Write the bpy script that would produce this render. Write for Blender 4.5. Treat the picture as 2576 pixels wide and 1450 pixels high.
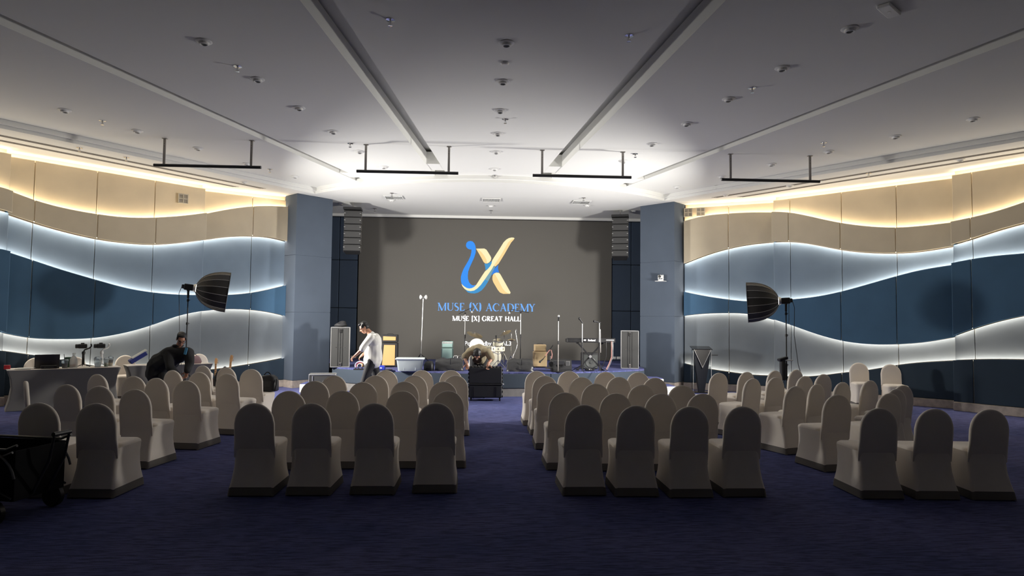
import bpy, bmesh, math, random
import numpy as np
from mathutils import Vector, Matrix
random.seed(7)
for o in list(bpy.data.objects): bpy.data.objects.remove(o)
SC = bpy.context.scene
COL = SC.collection
R = math.radians
# ------------------------------------------------------------------ camera
F, CAMH, YAW, PIT, ROLL = 1700., 1.75, R(2.8), math.atan(80/1700.), .011
_fw = np.array([math.sin(YAW)*math.cos(PIT), math.cos(YAW)*math.cos(PIT), math.sin(PIT)])
_rt = np.array([math.cos(YAW), -math.sin(YAW), 0.]); _up = np.cross(_rt, _fw)
_rt = _rt*math.cos(ROLL)+_up*math.sin(ROLL); _up = np.cross(_rt, _fw)
_C = np.array([0., 0., CAMH])
cd = bpy.data.cameras.new('camera'); cam = bpy.data.objects.new('camera', cd); COL.objects.link(cam)
cd.sensor_fit = 'HORIZONTAL'; cd.sensor_width = 36.; cd.lens = 36.*F/2576.; cd.clip_end = 100; cd.clip_start = .05
cam.matrix_world = Matrix(((_rt[0], _up[0], -_fw[0], 0), (_rt[1], _up[1], -_fw[1], 0), (_rt[2], _up[2], -_fw[2], CAMH), (0, 0, 0, 1)))
SC.camera = cam
# ------------------------------------------------------------------ world, exposure
w = bpy.data.worlds.new('world'); SC.world = w; w.use_nodes = True
w.node_tree.nodes['Background'].inputs[0].default_value = (.5, .55, .65, 1)
w.node_tree.nodes['Background'].inputs[1].default_value = .02
SC.view_settings.view_transform = 'Standard'; SC.view_settings.look = 'None'
SC.view_settings.gamma = 1; SC.view_settings.use_curve_mapping = False
SC.view_settings.exposure = 0.08
SOFTBOX_POWER = 350.     # radiance of the two studio softboxes
LED_WHITE, LED_WARM, LED_COVE = 18., 13., 11.
SCREEN_GLOW = 1.0

# ------------------------------------------------------------------ photo pixel -> place helpers
def ray(px, py): return _fw+_rt*(px-1288)/F-_up*(py-725)/F
def atz(px, py, z):
    d = ray(px, py); return _C+d*((z-CAMH)/d[2])
def aty(px, py, y):
    d = ray(px, py); return _C+d*(y/d[1])
def proj(p):
    v = np.array(p, float)-_C; q = v@_fw; return 1288+F*(v@_rt)/q, 725-F*(v@_up)/q
AX = .3                                     # room axis
KS = .03                                    # the ceiling rises gently away from the stage
def zs(y): return 4.85+KS*max(0., 17.5-y)   # soffit height
def atc(px, py, off):
    d = ray(px, py); t = (4.85+off+KS*17.5-CAMH)/(d[2]+KS*d[1])
    if t*d[1] > 17.5: t = (4.85+off-CAMH)/d[2]
    return _C+d*t

# ------------------------------------------------------------------ materials
def srgb(r, g, b):
    f = lambda c: ((c/255+.055)/1.055)**2.4 if c > 10 else c/255/12.92
    return (f(r), f(g), f(b))
MATS = {}
def mat(name, col, rough=.6, metal=0., bump=0., scale=300., var=0., vscale=4., spec=.5, alpha=1., trans=0., emit=None, estr=0., sheen=0.):
    if name in MATS: return MATS[name]
    m = bpy.data.materials.new(name); m.use_nodes = True; nt = m.node_tree; b = nt.nodes['Principled BSDF']
    b.inputs['Base Color'].default_value = (*col, 1); b.inputs['Roughness'].default_value = rough
    b.inputs['Metallic'].default_value = metal; b.inputs['Specular IOR Level'].default_value = spec
    if trans: b.inputs['Transmission Weight'].default_value = trans
    if alpha < 1: b.inputs['Alpha'].default_value = alpha
    if sheen: b.inputs['Sheen Weight'].default_value = sheen
    if emit:
        b.inputs['Emission Color'].default_value = (*emit, 1); b.inputs['Emission Strength'].default_value = estr
    tc = nt.nodes.new('ShaderNodeTexCoord')
    if var:
        n = nt.nodes.new('ShaderNodeTexNoise'); n.inputs['Scale'].default_value = vscale; n.inputs['Detail'].default_value = 5
        nt.links.new(tc.outputs['Object'], n.inputs['Vector'])
        r = nt.nodes.new('ShaderNodeValToRGB')
        r.color_ramp.elements[0].color = (*[c*(1-var) for c in col], 1); r.color_ramp.elements[1].color = (*[min(1, c*(1+var)) for c in col], 1)
        r.color_ramp.elements[0].position = .3; r.color_ramp.elements[1].position = .7
        nt.links.new(n.outputs['Fac'], r.inputs[0]); nt.links.new(r.outputs[0], b.inputs['Base Color'])
    if bump:
        n2 = nt.nodes.new('ShaderNodeTexNoise'); n2.inputs['Scale'].default_value = scale; n2.inputs['Detail'].default_value = 3
        nt.links.new(tc.outputs['Object'], n2.inputs['Vector'])
        bp = nt.nodes.new('ShaderNodeBump'); bp.inputs['Strength'].default_value = bump; bp.inputs['Distance'].default_value = .004
        nt.links.new(n2.outputs['Fac'], bp.inputs['Height']); nt.links.new(bp.outputs[0], b.inputs['Normal'])
    MATS[name] = m; return m
def emat(name, col, s):
    if name in MATS: return MATS[name]
    m = bpy.data.materials.new(name); m.use_nodes = True; nt = m.node_tree
    for n in list(nt.nodes): nt.nodes.remove(n)
    e = nt.nodes.new('ShaderNodeEmission'); e.inputs[0].default_value = (*col, 1); e.inputs[1].default_value = s
    o = nt.nodes.new('ShaderNodeOutputMaterial'); nt.links.new(e.outputs[0], o.inputs[0]); MATS[name] = m; return m

M_ceil = mat('ceiling_paint', (.80, .80, .77), .9, bump=.06, scale=120)
M_white = mat('white_metal_paint', (.8, .8, .78), .4)
M_black = mat('black_plastic', (.012, .012, .013), .45)
M_blackm = mat('black_metal', (.015, .015, .016), .35, spec=.6)
M_tolex = mat('black_tolex', (.016, .016, .017), .6, bump=.3, scale=500)
M_chrome = mat('chrome', (.75, .75, .74), .15, 1.)
M_alu = mat('aluminium', (.68, .68, .67), .35, .9)
M_steel = mat('brushed_steel', (.34, .32, .3), .4, .9)
M_cover = mat('spandex_cover', (.82, .75, .665), .8, bump=.12, scale=400, var=.04, vscale=3, sheen=.15)
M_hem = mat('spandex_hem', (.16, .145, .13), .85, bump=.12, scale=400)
M_grayc = mat('grey_table_cover', (.24, .23, .22), .85, bump=.12, scale=400)
M_b1 = mat('fabric_beige', (.74, .62, .44), .9, bump=.25, scale=500, var=.05, vscale=2)
M_b2 = mat('fabric_beige_dark', (.62, .54, .40), .9, bump=.25, scale=500, var=.05, vscale=2)
M_b3 = mat('fabric_blue_grey', (.165, .225, .30), .9, bump=.25, scale=500, var=.06, vscale=2)
M_b4 = mat('fabric_deep_blue', (.052, .122, .212), .9, bump=.25, scale=500, var=.06, vscale=2)
M_b5 = mat('fabric_slate', (.15, .175, .20), .9, bump=.25, scale=500, var=.06, vscale=2)
M_b6 = mat('fabric_navy', (.022, .040, .062), .9, bump=.25, scale=500, var=.06, vscale=2)
M_col = mat('fabric_column', (.075, .096, .130), .9, bump=.25, scale=500, var=.05, vscale=2)
M_navy = mat('fabric_backwall', (.040, .060, .095), .9, bump=.25, scale=500, var=.05, vscale=2)
M_base = mat('stone_baseboard', (.42, .36, .31), .5, var=.2, vscale=9)
M_dark = mat('dark_cavity', (.02, .02, .022), .9)
M_cream = mat('cream_laminate', (.80, .77, .66), .45)
M_skin = mat('skin', (.46, .235, .15), .5, var=.06, vscale=12)
M_hair = mat('black_hair', (.012, .011, .011), .38, bump=.8, scale=160)
M_wood = mat('maple', (.58, .33, .15), .4, var=.12, vscale=14)
M_glass = mat('clear_acrylic', (.95, .97, .97), .05, trans=1., spec=.4)
M_clear = mat('clear_plastic', (.85, .9, .92), .12, trans=.9)

# ------------------------------------------------------------------ mesh builder
def basis(d):
    d = Vector(d).normalized(); a = Vector((0, 0, 1)) if abs(d.z) < .95 else Vector((1, 0, 0))
    u = a.cross(d).normalized(); return u, d.cross(u), d
class MB:
    def __init__(s): s.v = []; s.f = []; s.m = []
    def add(s, vs, fs, mi=0):
        n = len(s.v); s.v += [tuple(map(float, q)) for q in vs]; s.f += [tuple(i+n for i in f) for f in fs]; s.m += [mi]*len(fs); return s
    def box(s, c, d, rz=0., M=None, bev=0., mi=0):
        hx, hy, hz = d[0]/2, d[1]/2, d[2]/2; T = M if M is not None else Matrix.Rotation(rz, 3, 'Z'); c = Vector(c)
        b = min(bev, hx*.9, hy*.9, hz*.9)
        if b <= 0:
            vs = [c+T@Vector((x*hx, y*hy, z*hz)) for x in (-1, 1) for y in (-1, 1) for z in (-1, 1)]
            return s.add(vs, [(0, 1, 3, 2), (4, 6, 7, 5), (0, 4, 5, 1), (2, 3, 7, 6), (0, 2, 6, 4), (1, 5, 7, 3)], mi)
        vs = []; ix = {}
        for x in (-1, 1):
            for y in (-1, 1):
                for z in (-1, 1):
                    for k in range(3):
                        p = [x*(hx-b), y*(hy-b), z*(hz-b)]; p[k] = (x*hx, y*hy, z*hz)[k]
                        ix[x, y, z, k] = len(vs); vs.append(c+T@Vector(p))
        fs = []
        for k in range(3):
            i, j = (k+1) % 3, (k+2) % 3
            for sg in (-1, 1):
                q = []
                for a, bb in ((-1, -1), (1, -1), (1, 1), (-1, 1)):
                    key = [0, 0, 0]; key[k] = sg; key[i] = a; key[j] = bb; q.append(ix[(*key, k)])
                fs.append(tuple(q if sg > 0 else q[::-1]))
            for a in (-1, 1):
                for bb in (-1, 1):
                    key = [0, 0, 0]; key[i] = a; key[j] = bb; e = []
                    for sg, fc in ((-1, i), (1, i), (1, j), (-1, j)):
                        key[k] = sg; e.append(ix[(*key, fc)])
                    fs.append(tuple(e if a*bb < 0 else e[::-1]))
        for x in (-1, 1):
            for y in (-1, 1):
                for z in (-1, 1):
                    t = [ix[x, y, z, k] for k in range(3)]; fs.append(tuple(t if x*y*z > 0 else t[::-1]))
        return s.add(vs, fs, mi)
    def cyl(s, p0, p1, r0, r1=None, n=12, mi=0, cap=True):
        r1 = r0 if r1 is None else r1; p0, p1 = Vector(p0), Vector(p1); u, v, _ = basis(p1-p0)
        vs = [p+(u*math.cos(a)+v*math.sin(a))*r for p, r in ((p0, r0), (p1, r1)) for a in [2*math.pi*i/n for i in range(n)]]
        fs = [(i, (i+1) % n, n+(i+1) % n, n+i) for i in range(n)]
        if cap: fs += [tuple(range(n))[::-1], tuple(range(n, 2*n))]
        return s.add(vs, fs, mi)
    def tube(s, pts, r, n=8, mi=0, closed=False):
        pts = [Vector(p) for p in pts]; N = len(pts); rs = r if hasattr(r, '__len__') else [r]*N
        vs = []; pu = None
        for i, p in enumerate(pts):
            a = pts[i-1] if (i or closed) else p; b = pts[(i+1) % N] if (i < N-1 or closed) else p
            d = (b-a).normalized()
            if pu is None: u = basis(d)[0]
            else:
                u = pu-d*pu.dot(d); u = u.normalized() if u.length > 1e-5 else basis(d)[0]
            pu = u; v = d.cross(u)
            vs += [p+(u*math.cos(t)+v*math.sin(t))*rs[i] for t in [2*math.pi*k/n for k in range(n)]]
        fs = [(i*n+k, i*n+(k+1) % n, ((i+1) % N)*n+(k+1) % n, ((i+1) % N)*n+k) for i in range(N if closed else N-1) for k in range(n)]
        if not closed: fs += [tuple(range(n))[::-1], tuple(range((N-1)*n, N*n))]
        return s.add(vs, fs, mi)
    def lathe(s, prof, n=20, o=(0, 0, 0), ax=(0, 0, 1), mi=0):
        o = Vector(o); u, v, d = basis(ax); vs = []; fs = []
        for r, h in prof:
            vs += [o+d*h+(u*math.cos(t)+v*math.sin(t))*max(r, 1e-4) for t in [2*math.pi*k/n for k in range(n)]]
        for i in range(len(prof)-1):
            fs += [(i*n+k, i*n+(k+1) % n, (i+1)*n+(k+1) % n, (i+1)*n+k) for k in range(n)]
        fs += [tuple(range(n))[::-1], tuple(range((len(prof)-1)*n, len(prof)*n))]
        return s.add(vs, fs, mi)
    def prism(s, poly, a, b, mi=0):          # poly: list of xy; a, b: z or function of (x, y)
        fa = a if callable(a) else (lambda x, y: a); fb = b if callable(b) else (lambda x, y: b); n = len(poly)
        ar = sum(poly[i][0]*poly[(i+1) % n][1]-poly[(i+1) % n][0]*poly[i][1] for i in range(n))
        if ar < 0: poly = poly[::-1]
        vs = [(x, y, fa(x, y)) for x, y in poly]+[(x, y, fb(x, y)) for x, y in poly]
        fs = [tuple(range(n))[::-1], tuple(range(n, 2*n))]+[(i, (i+1) % n, n+(i+1) % n, n+i) for i in range(n)]
        return s.add(vs, fs, mi)
    def flat(s, o, u, v, poly, d0, d1, mi=0):   # extruded polygon in the plane (u, v), along u x v from d0 to d1
        o, u, v = Vector(o), Vector(u).normalized(), Vector(v).normalized(); w_ = u.cross(v); n = len(poly)
        ar = sum(poly[i][0]*poly[(i+1) % n][1]-poly[(i+1) % n][0]*poly[i][1] for i in range(n))
        if ar < 0: poly = poly[::-1]
        vs = [o+u*x+v*y+w_*d for d in (d0, d1) for x, y in poly]
        fs = [tuple(range(n))[::-1], tuple(range(n, 2*n))]+[(i, (i+1) % n, n+(i+1) % n, n+i) for i in range(n)]
        return s.add(vs, fs, mi)
    def ell(s, c, r, M=None, nu=12, nv=8, mi=0):
        T = M if M is not None else Matrix.Identity(3); c = Vector(c); vs = []; fs = []
        for j in range(nv+1):
            t = math.pi*j/nv
            vs += [c+T@Vector((max(math.sin(t), 1e-3)*math.cos(2*math.pi*i/nu)*r[0], max(math.sin(t), 1e-3)*math.sin(2*math.pi*i/nu)*r[1], -math.cos(t)*r[2])) for i in range(nu)]
        for j in range(nv):
            fs += [(j*nu+i, j*nu+(i+1) % nu, (j+1)*nu+(i+1) % nu, (j+1)*nu+i) for i in range(nu)]
        fs += [tuple(range(nu))[::-1], tuple(range(nv*nu, nv*nu+nu))]
        return s.add(vs, fs, mi)
    def cap(s, p0, r0, p1, r1, n=12, mi=0):
        p0, p1 = Vector(p0), Vector(p1); L = (p1-p0).length; prof = []
        for k in range(5): t = math.pi/2*k/4; prof.append((r0*math.sin(t), -r0*math.cos(t)))
        for k in range(5): t = math.pi/2*k/4; prof.append((r1*math.cos(t), L+r1*math.sin(t)))
        return s.lathe(prof, n, p0, p1-p0, mi)
    def mesh(s, name, mats, smooth=35):
        me = bpy.data.meshes.new(name); me.from_pydata(s.v, [], s.f)
        for m_ in (mats if isinstance(mats, (list, tuple)) else [mats]): me.materials.append(m_)
        if any(s.m): me.polygons.foreach_set('material_index', s.m)
        if smooth:
            me.shade_smooth(); me.set_sharp_from_angle(angle=R(smooth))
        me.update(); return me
    def build(s, name, mats, parent=None, smooth=35):
        return link(name, s.mesh(name, mats, smooth), parent)
def link(name, me, parent=None):
    o = bpy.data.objects.new(name, me); COL.objects.link(o)
    if parent: o.parent = parent
    return o
def thing(name, label, cat, loc=(0, 0, 0), rz=0., group=None):
    o = bpy.data.objects.new(name, None); COL.objects.link(o); o.location = Vector(loc); o.rotation_euler = (0, 0, rz); o.empty_display_size = .1
    return tag(o, label, cat, group)
def tag(o, label, cat, group=None):
    o['label'] = label; o['category'] = cat
    if group: o['group'] = group
    return o
def struct(o): o['kind'] = 'structure'; return o
def sroot(name, loc=(0, 0, 0)):
    o = bpy.data.objects.new(name, None); COL.objects.link(o); o.location = loc; return struct(o)
def copytree(o, parent=None):
    c = o.copy(); COL.objects.link(c)
    if parent: c.parent = parent
    for ch in list(o.children): copytree(ch, c)
    return c
def ortho(fwd, up=(0, 0, 1)):       # 3x3 with columns right, forward, up
    f = Vector(fwd).normalized(); r = f.cross(Vector(up)).normalized(); return Matrix((r, f, r.cross(f))).transposed()
def rrect(hw, hd, r, n=4):
    pts = []
    for cx, cy, a0 in ((hw-r, hd-r, 0), (-hw+r, hd-r, 90), (-hw+r, -hd+r, 180), (hw-r, -hd+r, 270)):
        pts += [(cx+r*math.cos(R(a0+90*k/n)), cy+r*math.sin(R(a0+90*k/n))) for k in range(n+1)]
    return pts
def spline(xs, ys):
    xs = np.array(xs, float); ys = np.array(ys, float); i = np.argsort(xs); xs, ys = xs[i], ys[i]; n = len(xs)
    if n < 3: return lambda q: np.interp(q, xs, ys)
    h = np.diff(xs); A = np.eye(n); b = np.zeros(n)
    for k in range(1, n-1):
        A[k, k-1], A[k, k], A[k, k+1] = h[k-1], 2*(h[k-1]+h[k]), h[k]; b[k] = 6*((ys[k+1]-ys[k])/h[k]-(ys[k]-ys[k-1])/h[k-1])
    m = np.linalg.solve(A, b)
    def f(q):
        q = float(q)
        if q < xs[0]:
            sl = (ys[1]-ys[0])/h[0]-h[0]*m[1]/6; return ys[0]+sl*(q-xs[0])
        if q > xs[-1]:
            sl = (ys[-1]-ys[-2])/h[-1]+h[-1]*m[-2]/6; return ys[-1]+sl*(q-xs[-1])
        k = min(max(np.searchsorted(xs, q)-1, 0), n-2); a = (xs[k+1]-q)/h[k]; c = (q-xs[k])/h[k]
        return a*ys[k]+c*ys[k+1]+((a**3-a)*m[k]+(c**3-c)*m[k+1])*h[k]**2/6
    return f
# ================================================================== STRUCTURE
STZ = .545                                  # stage height
# ---- carpet
def carpet_mat(name, col):
    m = bpy.data.materials.new(name); m.use_nodes = True; nt = m.node_tree; b = nt.nodes['Principled BSDF']
    b.inputs['Roughness'].default_value = .95; b.inputs['Specular IOR Level'].default_value = .1
    tc = nt.nodes.new('ShaderNodeTexCoord'); mp = nt.nodes.new('ShaderNodeMapping'); mp.inputs['Rotation'].default_value = (0, 0, R(-45))
    mp.inputs['Scale'].default_value = (5, 40, 1); nt.links.new(tc.outputs['Object'], mp.inputs['Vector'])
    n = nt.nodes.new('ShaderNodeTexNoise'); n.inputs['Scale'].default_value = 1.; n.inputs['Detail'].default_value = 4; n.inputs['Roughness'].default_value = .7
    nt.links.new(mp.outputs[0], n.inputs['Vector'])
    n2 = nt.nodes.new('ShaderNodeTexNoise'); n2.inputs['Scale'].default_value = .8; n2.inputs['Detail'].default_value = 3; nt.links.new(tc.outputs['Object'], n2.inputs['Vector'])
    n3 = nt.nodes.new('ShaderNodeTexNoise'); n3.inputs['Scale'].default_value = 130.; n3.inputs['Detail'].default_value = 2; nt.links.new(tc.outputs['Object'], n3.inputs['Vector'])
    r = nt.nodes.new('ShaderNodeValToRGB'); e = r.color_ramp.elements
    e[0].position = .38; e[0].color = (*[c*.45 for c in col], 1); e[1].position = .56; e[1].color = (*col, 1)
    nt.links.new(n.outputs['Fac'], r.inputs[0])
    mx = nt.nodes.new('ShaderNodeMix'); mx.data_type = 'RGBA'; mx.blend_type = 'MULTIPLY'; mx.inputs[0].default_value = .55
    r2 = nt.nodes.new('ShaderNodeValToRGB'); r2.color_ramp.elements[0].color = (.55, .62, .75, 1); r2.color_ramp.elements[1].color = (1.25, 1.15, 1.1, 1)
    r2.color_ramp.elements[0].position = .35; r2.color_ramp.elements[1].position = .65
    nt.links.new(n2.outputs['Fac'], r2.inputs[0]); nt.links.new(r.outputs[0], mx.inputs[6]); nt.links.new(r2.outputs[0], mx.inputs[7])
    nt.links.new(mx.outputs[2], b.inputs['Base Color'])
    bp = nt.nodes.new('ShaderNodeBump'); bp.inputs['Strength'].default_value = .5; bp.inputs['Distance'].default_value = .01
    ad = nt.nodes.new('ShaderNodeMath'); nt.links.new(n.outputs['Fac'], ad.inputs[0]); nt.links.new(n3.outputs['Fac'], ad.inputs[1])
    nt.links.new(ad.outputs[0], bp.inputs['Height']); nt.links.new(bp.outputs[0], b.inputs['Normal']); return m
M_carpet = carpet_mat('carpet_navy', (.118, .132, .300))
fl = MB().box((AX, 7.6, -.05), (28, 26, .1)).build('floor', M_carpet, smooth=0); struct(fl)

# ---- ceiling: main panels, channels, soffits
ceiling = sroot('ceiling')
ARC_C, ARC_R, ARC_U, ARC_Y = 22.27, 6.82, 4.45, 17.1
def arcy(u): return ARC_C-math.sqrt(max(ARC_R**2-u*u, .01))
def zmain(x, y): return zs(y)+.15
def ztop(x, y): return zs(y)+.43
chan = [(lambda y: 1.98-.114*(y-7.4), lambda y: 2.36-.124*(y-7.4)), (lambda y: 6.0-.361*(y-8), lambda y: 6.3-.369*(y-8))]
def far_edge(a, b):      # arc points (kept behind the fascia) from u=a to u=b
    return [(u, arcy(u)+.35) for u in np.linspace(a, b, 9)]
def solve_u(fn):
    y = 16.
    for _ in range(30): y = arcy(fn(y))+.35
    return fn(y)
pan_polys = []
uin, uout = solve_u(chan[0][0]), solve_u(chan[0][1]); vin, vout = solve_u(chan[1][0]), solve_u(chan[1][1])
YN = -5.2
pan_polys.append([(AX-chan[0][0](YN), YN), (AX+chan[0][0](YN), YN)]+[(AX+u, y) for u, y in far_edge(uin, -uin)])
for s in (-1, 1):
    pan_polys.append([(AX+s*chan[0][1](YN), YN), (AX+s*chan[1][0](YN), YN)]+[(AX+s*u, y) for u, y in far_edge(vin, uout)])
    pan_polys.append([(AX+s*chan[1][1](YN), YN), (AX+s*13.6, YN), (AX+s*13.6, 8.2), (AX+s*5.2, 16.9)]+[(AX+s*u, y) for u, y in far_edge(4.6, vout)])
for pp in pan_polys: MB().prism(pp, zmain, ztop).build('ceiling_panel', M_ceil, ceiling, smooth=0)
MB().prism([(AX-14, -5.3), (AX+14, -5.3), (AX+14, 21.0), (AX-14, 21.0)], lambda x, y: ztop(x, y)-.005, lambda x, y: ztop(x, y)+.1).build('ceiling_slab', M_ceil, ceiling, smooth=0)
# white end boxes that close the channels short of the stage
for s in (-1, 1):
    for (fi, fo), y0, y1 in ((chan[0], 14.55, 15.1), (chan[1], 15.5, 15.95)):
        MB().prism([(AX+s*fi(y0), y0), (AX+s*fo(y0), y0), (AX+s*fo(y1), y1), (AX+s*fi(y1), y1)], lambda x, y: zs(y)+.165, ztop).build('channel_end_block', M_ceil, ceiling, smooth=0)
# soffit over the stage (arc front) and along both walls
arc = [(AX+u, arcy(u)) for u in np.linspace(-ARC_U, ARC_U, 41)]
M_soff = M_ceil
def edge_u(y): return ARC_U+(ARC_Y-y)*.86
def soffit(name, poly, drop=0.): MB().prism(poly, lambda x, y: zs(y)-drop, lambda x, y: zs(y)+.28).build(name, M_soff, ceiling, smooth=0)
soffit('stage_soffit', arc+[(AX+6.2, 17.1), (AX+6.2, 20.24), (AX-6.2, 20.24), (AX-6.2, 17.1)])
for s in (-1, 1):
    soffit('side_soffit', [(AX+s*edge_u(17.1), 17.1), (AX+s*edge_u(8.6), 8.6), (AX+s*13.8, 8.6), (AX+s*13.8, 17.1)])
# stepped trim along the soffit edge
def strip_path(pts, name, wid, z0, z1):
    mb = MB(); L = []
    for i, p in enumerate(pts):
        a = Vector(pts[max(i-1, 0)]); b = Vector(pts[min(i+1, len(pts)-1)]); t = (b-a).normalized(); n = Vector((t.y, -t.x)); L.append((Vector(p), Vector(p)+n*wid))
    vs = []
    for p, q in L:
        vs += [(p.x, p.y, zs(p.y)+z0), (q.x, q.y, zs(q.y)+z0), (q.x, q.y, zs(q.y)+z1), (p.x, p.y, zs(p.y)+z1)]
    fs = [(i*4+k, i*4+(k+1) % 4, i*4+4+(k+1) % 4, i*4+4+k) for i in range(len(L)-1) for k in range(4)]
    return mb.add(vs, fs).build(name, M_ceil, ceiling, smooth=30)
edgeL = [(AX-edge_u(y), y) for y in (8.6, 12, 17.1)]; edgeR = [(AX+edge_u(y), y) for y in (17.1, 12, 8.6)]
strip_path(edgeL+arc[1:-1]+edgeR, 'ceiling_trim', .06, .065, .2)
# linear slot diffusers in the side soffits
for s in (-1, 1):
    for off in (.62, 1.12):
        y0, y1 = (16.75-off*.25, 10.0); mb = MB()
        for k in range(3):
            o_ = off+.060*k; mb.prism([(AX+s*(edge_u(y0)+o_), y0), (AX+s*(edge_u(y1)+o_), y1), (AX+s*(edge_u(y1)+o_+.035), y1), (AX+s*(edge_u(y0)+o_+.035), y0)], lambda x, y: zs(y)-.004, lambda x, y: zs(y)+.01)
        o = mb.build('slot_diffuser', mat('slot_grey', (.16, .15, .14), .6), ceiling, smooth=0)
# cornice above the screen
trim = MB(); trim.box((AX, 20.22, 4.815), (9.6, .12, .075), bev=.008)
struct(trim.build('trim_1', M_ceil, smooth=0))

# ---- wavy side walls ---------------------------------------------------------
BANDM = [M_b1, M_b2, M_b3, M_b4, M_b5, M_b6]
DEP = [-.13, 0., -.13, 0., -.13, 0.]
M_ledw = emat('led_white', (1., .89, .74), LED_WHITE); M_ledy = emat('led_warm', (1., .83, .58), LED_WARM); M_cove = emat('led_cove', (1., .85, .63), LED_COVE)
M_carrier = mat('led_carrier', (.7, .7, .68), .6)
def wall_side(side, segs):
    root = sroot('wall_'+side); base = sroot('baseboard_'+side)
    for sg in segs:
        p0, p1 = np.array(sg['p0'], float), np.array(sg['p1'], float); L = float(np.linalg.norm(p1-p0)); t = (p1-p0)/L
        n = np.array([t[1], -t[0]]);
        if side == 'right': n = -n
        def hit(px, py):
            d = ray(px, py); k = ((p0[0]-_C[0])*n[0]+(p0[1]-_C[1])*n[1])/(d[0]*n[0]+d[1]*n[1]); h = _C+d*k
            return float((h[:2]-p0)@t), float(h[2])
        fns = [];
        for ln in sg['lines']:
            pts = [hit(*q) for q in ln]; fns.append(spline([q[0] for q in pts], [q[1] for q in pts]))
        def W(s_, z, dep): return (p0[0]+t[0]*s_+n[0]*dep, p0[1]+t[1]*s_+n[1]*dep, z)
        def top(s_): return zs(p0[1]+t[1]*s_)-.11
        raw = [(lambda s_: top(s_))]+fns+[(lambda s_: .18)]
        def zl(k, s_):
            if k in (0, 6): return float(raw[k](s_))
            lo = sg.get('clamp', (-9, 99)); q = min(max(s_, lo[0]), lo[1]); return float(min(max(raw[k](q), .30+.1*(5-k)), top(s_)-.16*k))
        cuts = [0.]+sorted(hit(*q)[0] for q in sg['seams'])+list(sg.get('extra', []))+[L]; cuts = sorted(c for c in cuts if -1e-6 <= c <= L+1e-6)
        for a, b in zip(cuts[:-1], cuts[1:]):
            a_, b_ = a+.006, b-.006; M = max(3, int((b_-a_)/.11)); e = .012
            ss = [a_, a_+e]+list(np.linspace(a_+e, b_-e, M)[1:-1])+[b_-e, b_]
            for k in range(6):
                vs = []; nS = len(ss)
                for i, q in enumerate(ss):
                    zt, zb = zl(k, q)-.003, zl(k+1, q)+.003; edge = i in (0, nS-1); f = DEP[k]
                    g = f-.008 if edge else f
                    for z, dd in ((zb, f-.03), (zb, f-.008), (zb+e, g), (zt-e, g), (zt, f-.008), (zt, f-.03)): vs.append(W(q, z, dd))
                fs = [(i*6+j, (i+1)*6+j, (i+1)*6+j+1, i*6+j+1) for i in range(nS-1) for j in range(5)]
                fs += [(i*6+5, (i+1)*6+5, (i+1)*6, i*6) for i in range(nS-1)]
                fs += [tuple(range(6)), tuple(range((nS-1)*6+5, (nS-1)*6-1, -1))]
                if side == 'left': fs = [f_[::-1] for f_ in fs]
                MB().add(vs, fs).build('wall_panel', BANDM[k], root, smooth=25)
        # led strips: (line, direction of light, material)
        SS = np.linspace(.01, L-.01, max(6, int(L/.14)))
        for k, up, m_ in ((1, 1, M_ledy), (2, -1, M_ledw), (3, 1, M_ledw), (4, -1, M_ledw), (5, 1, M_ledw)):
            vs = []
            for q in SS:
                z = zl(k, q)-up*.025
                vs += [W(q, z, -.115), W(q, z, -.04), W(q, z-up*.008, -.04), W(q, z-up*.008, -.115)]
            N = len(SS); fs = [(i*4+j, i*4+4+j, i*4+4+(j+1) % 4, i*4+(j+1) % 4) for i in range(N-1) for j in range(4)]
            mb = MB().add(vs, fs); mb.m = [1 if (i % 4) == 0 else 0 for i in range(len(fs))]
            mb.build('led_strip', [M_carrier, m_], root, smooth=0)
        vs = []
        for q in SS: z = top(q)-.03; vs += [W(q, z, -.26), W(q, z, -.19), W(q, z-.01, -.19), W(q, z-.01, -.26)]
        mb = MB().add(vs, [(i*4+j, i*4+4+j, i*4+4+(j+1) % 4, i*4+(j+1) % 4) for i in range(len(SS)-1) for j in range(4)]); mb.m = [1 if (i % 4) == 0 else 0 for i in range(len(mb.f))]
        mb.build('cove_strip', [M_carrier, M_cove], root, smooth=0)
        # structure behind, baseboard in front
        c = W(L/2, 0, -.33); ang = math.atan2(t[1], t[0])
        MB().box((c[0], c[1], 2.7), (L-.02, .06, 5.4), ang).build('wall_core', M_b1, root, smooth=0)
        c = W(L/2, 0, -.06); MB().box((c[0], c[1], .088), (L, .14, .172), ang, bev=.006).build('baseboard', M_base, base, smooth=0)
        ce = W(L/2, 0, -.17); end = W(L, 0, -.235); MB().box((end[0]-t[0]*.02, end[1]-t[1]*.02, 2.4), (.02, .14, 4.7), ang).build('return_panel', M_b4, root, smooth=0)
    return root
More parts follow.
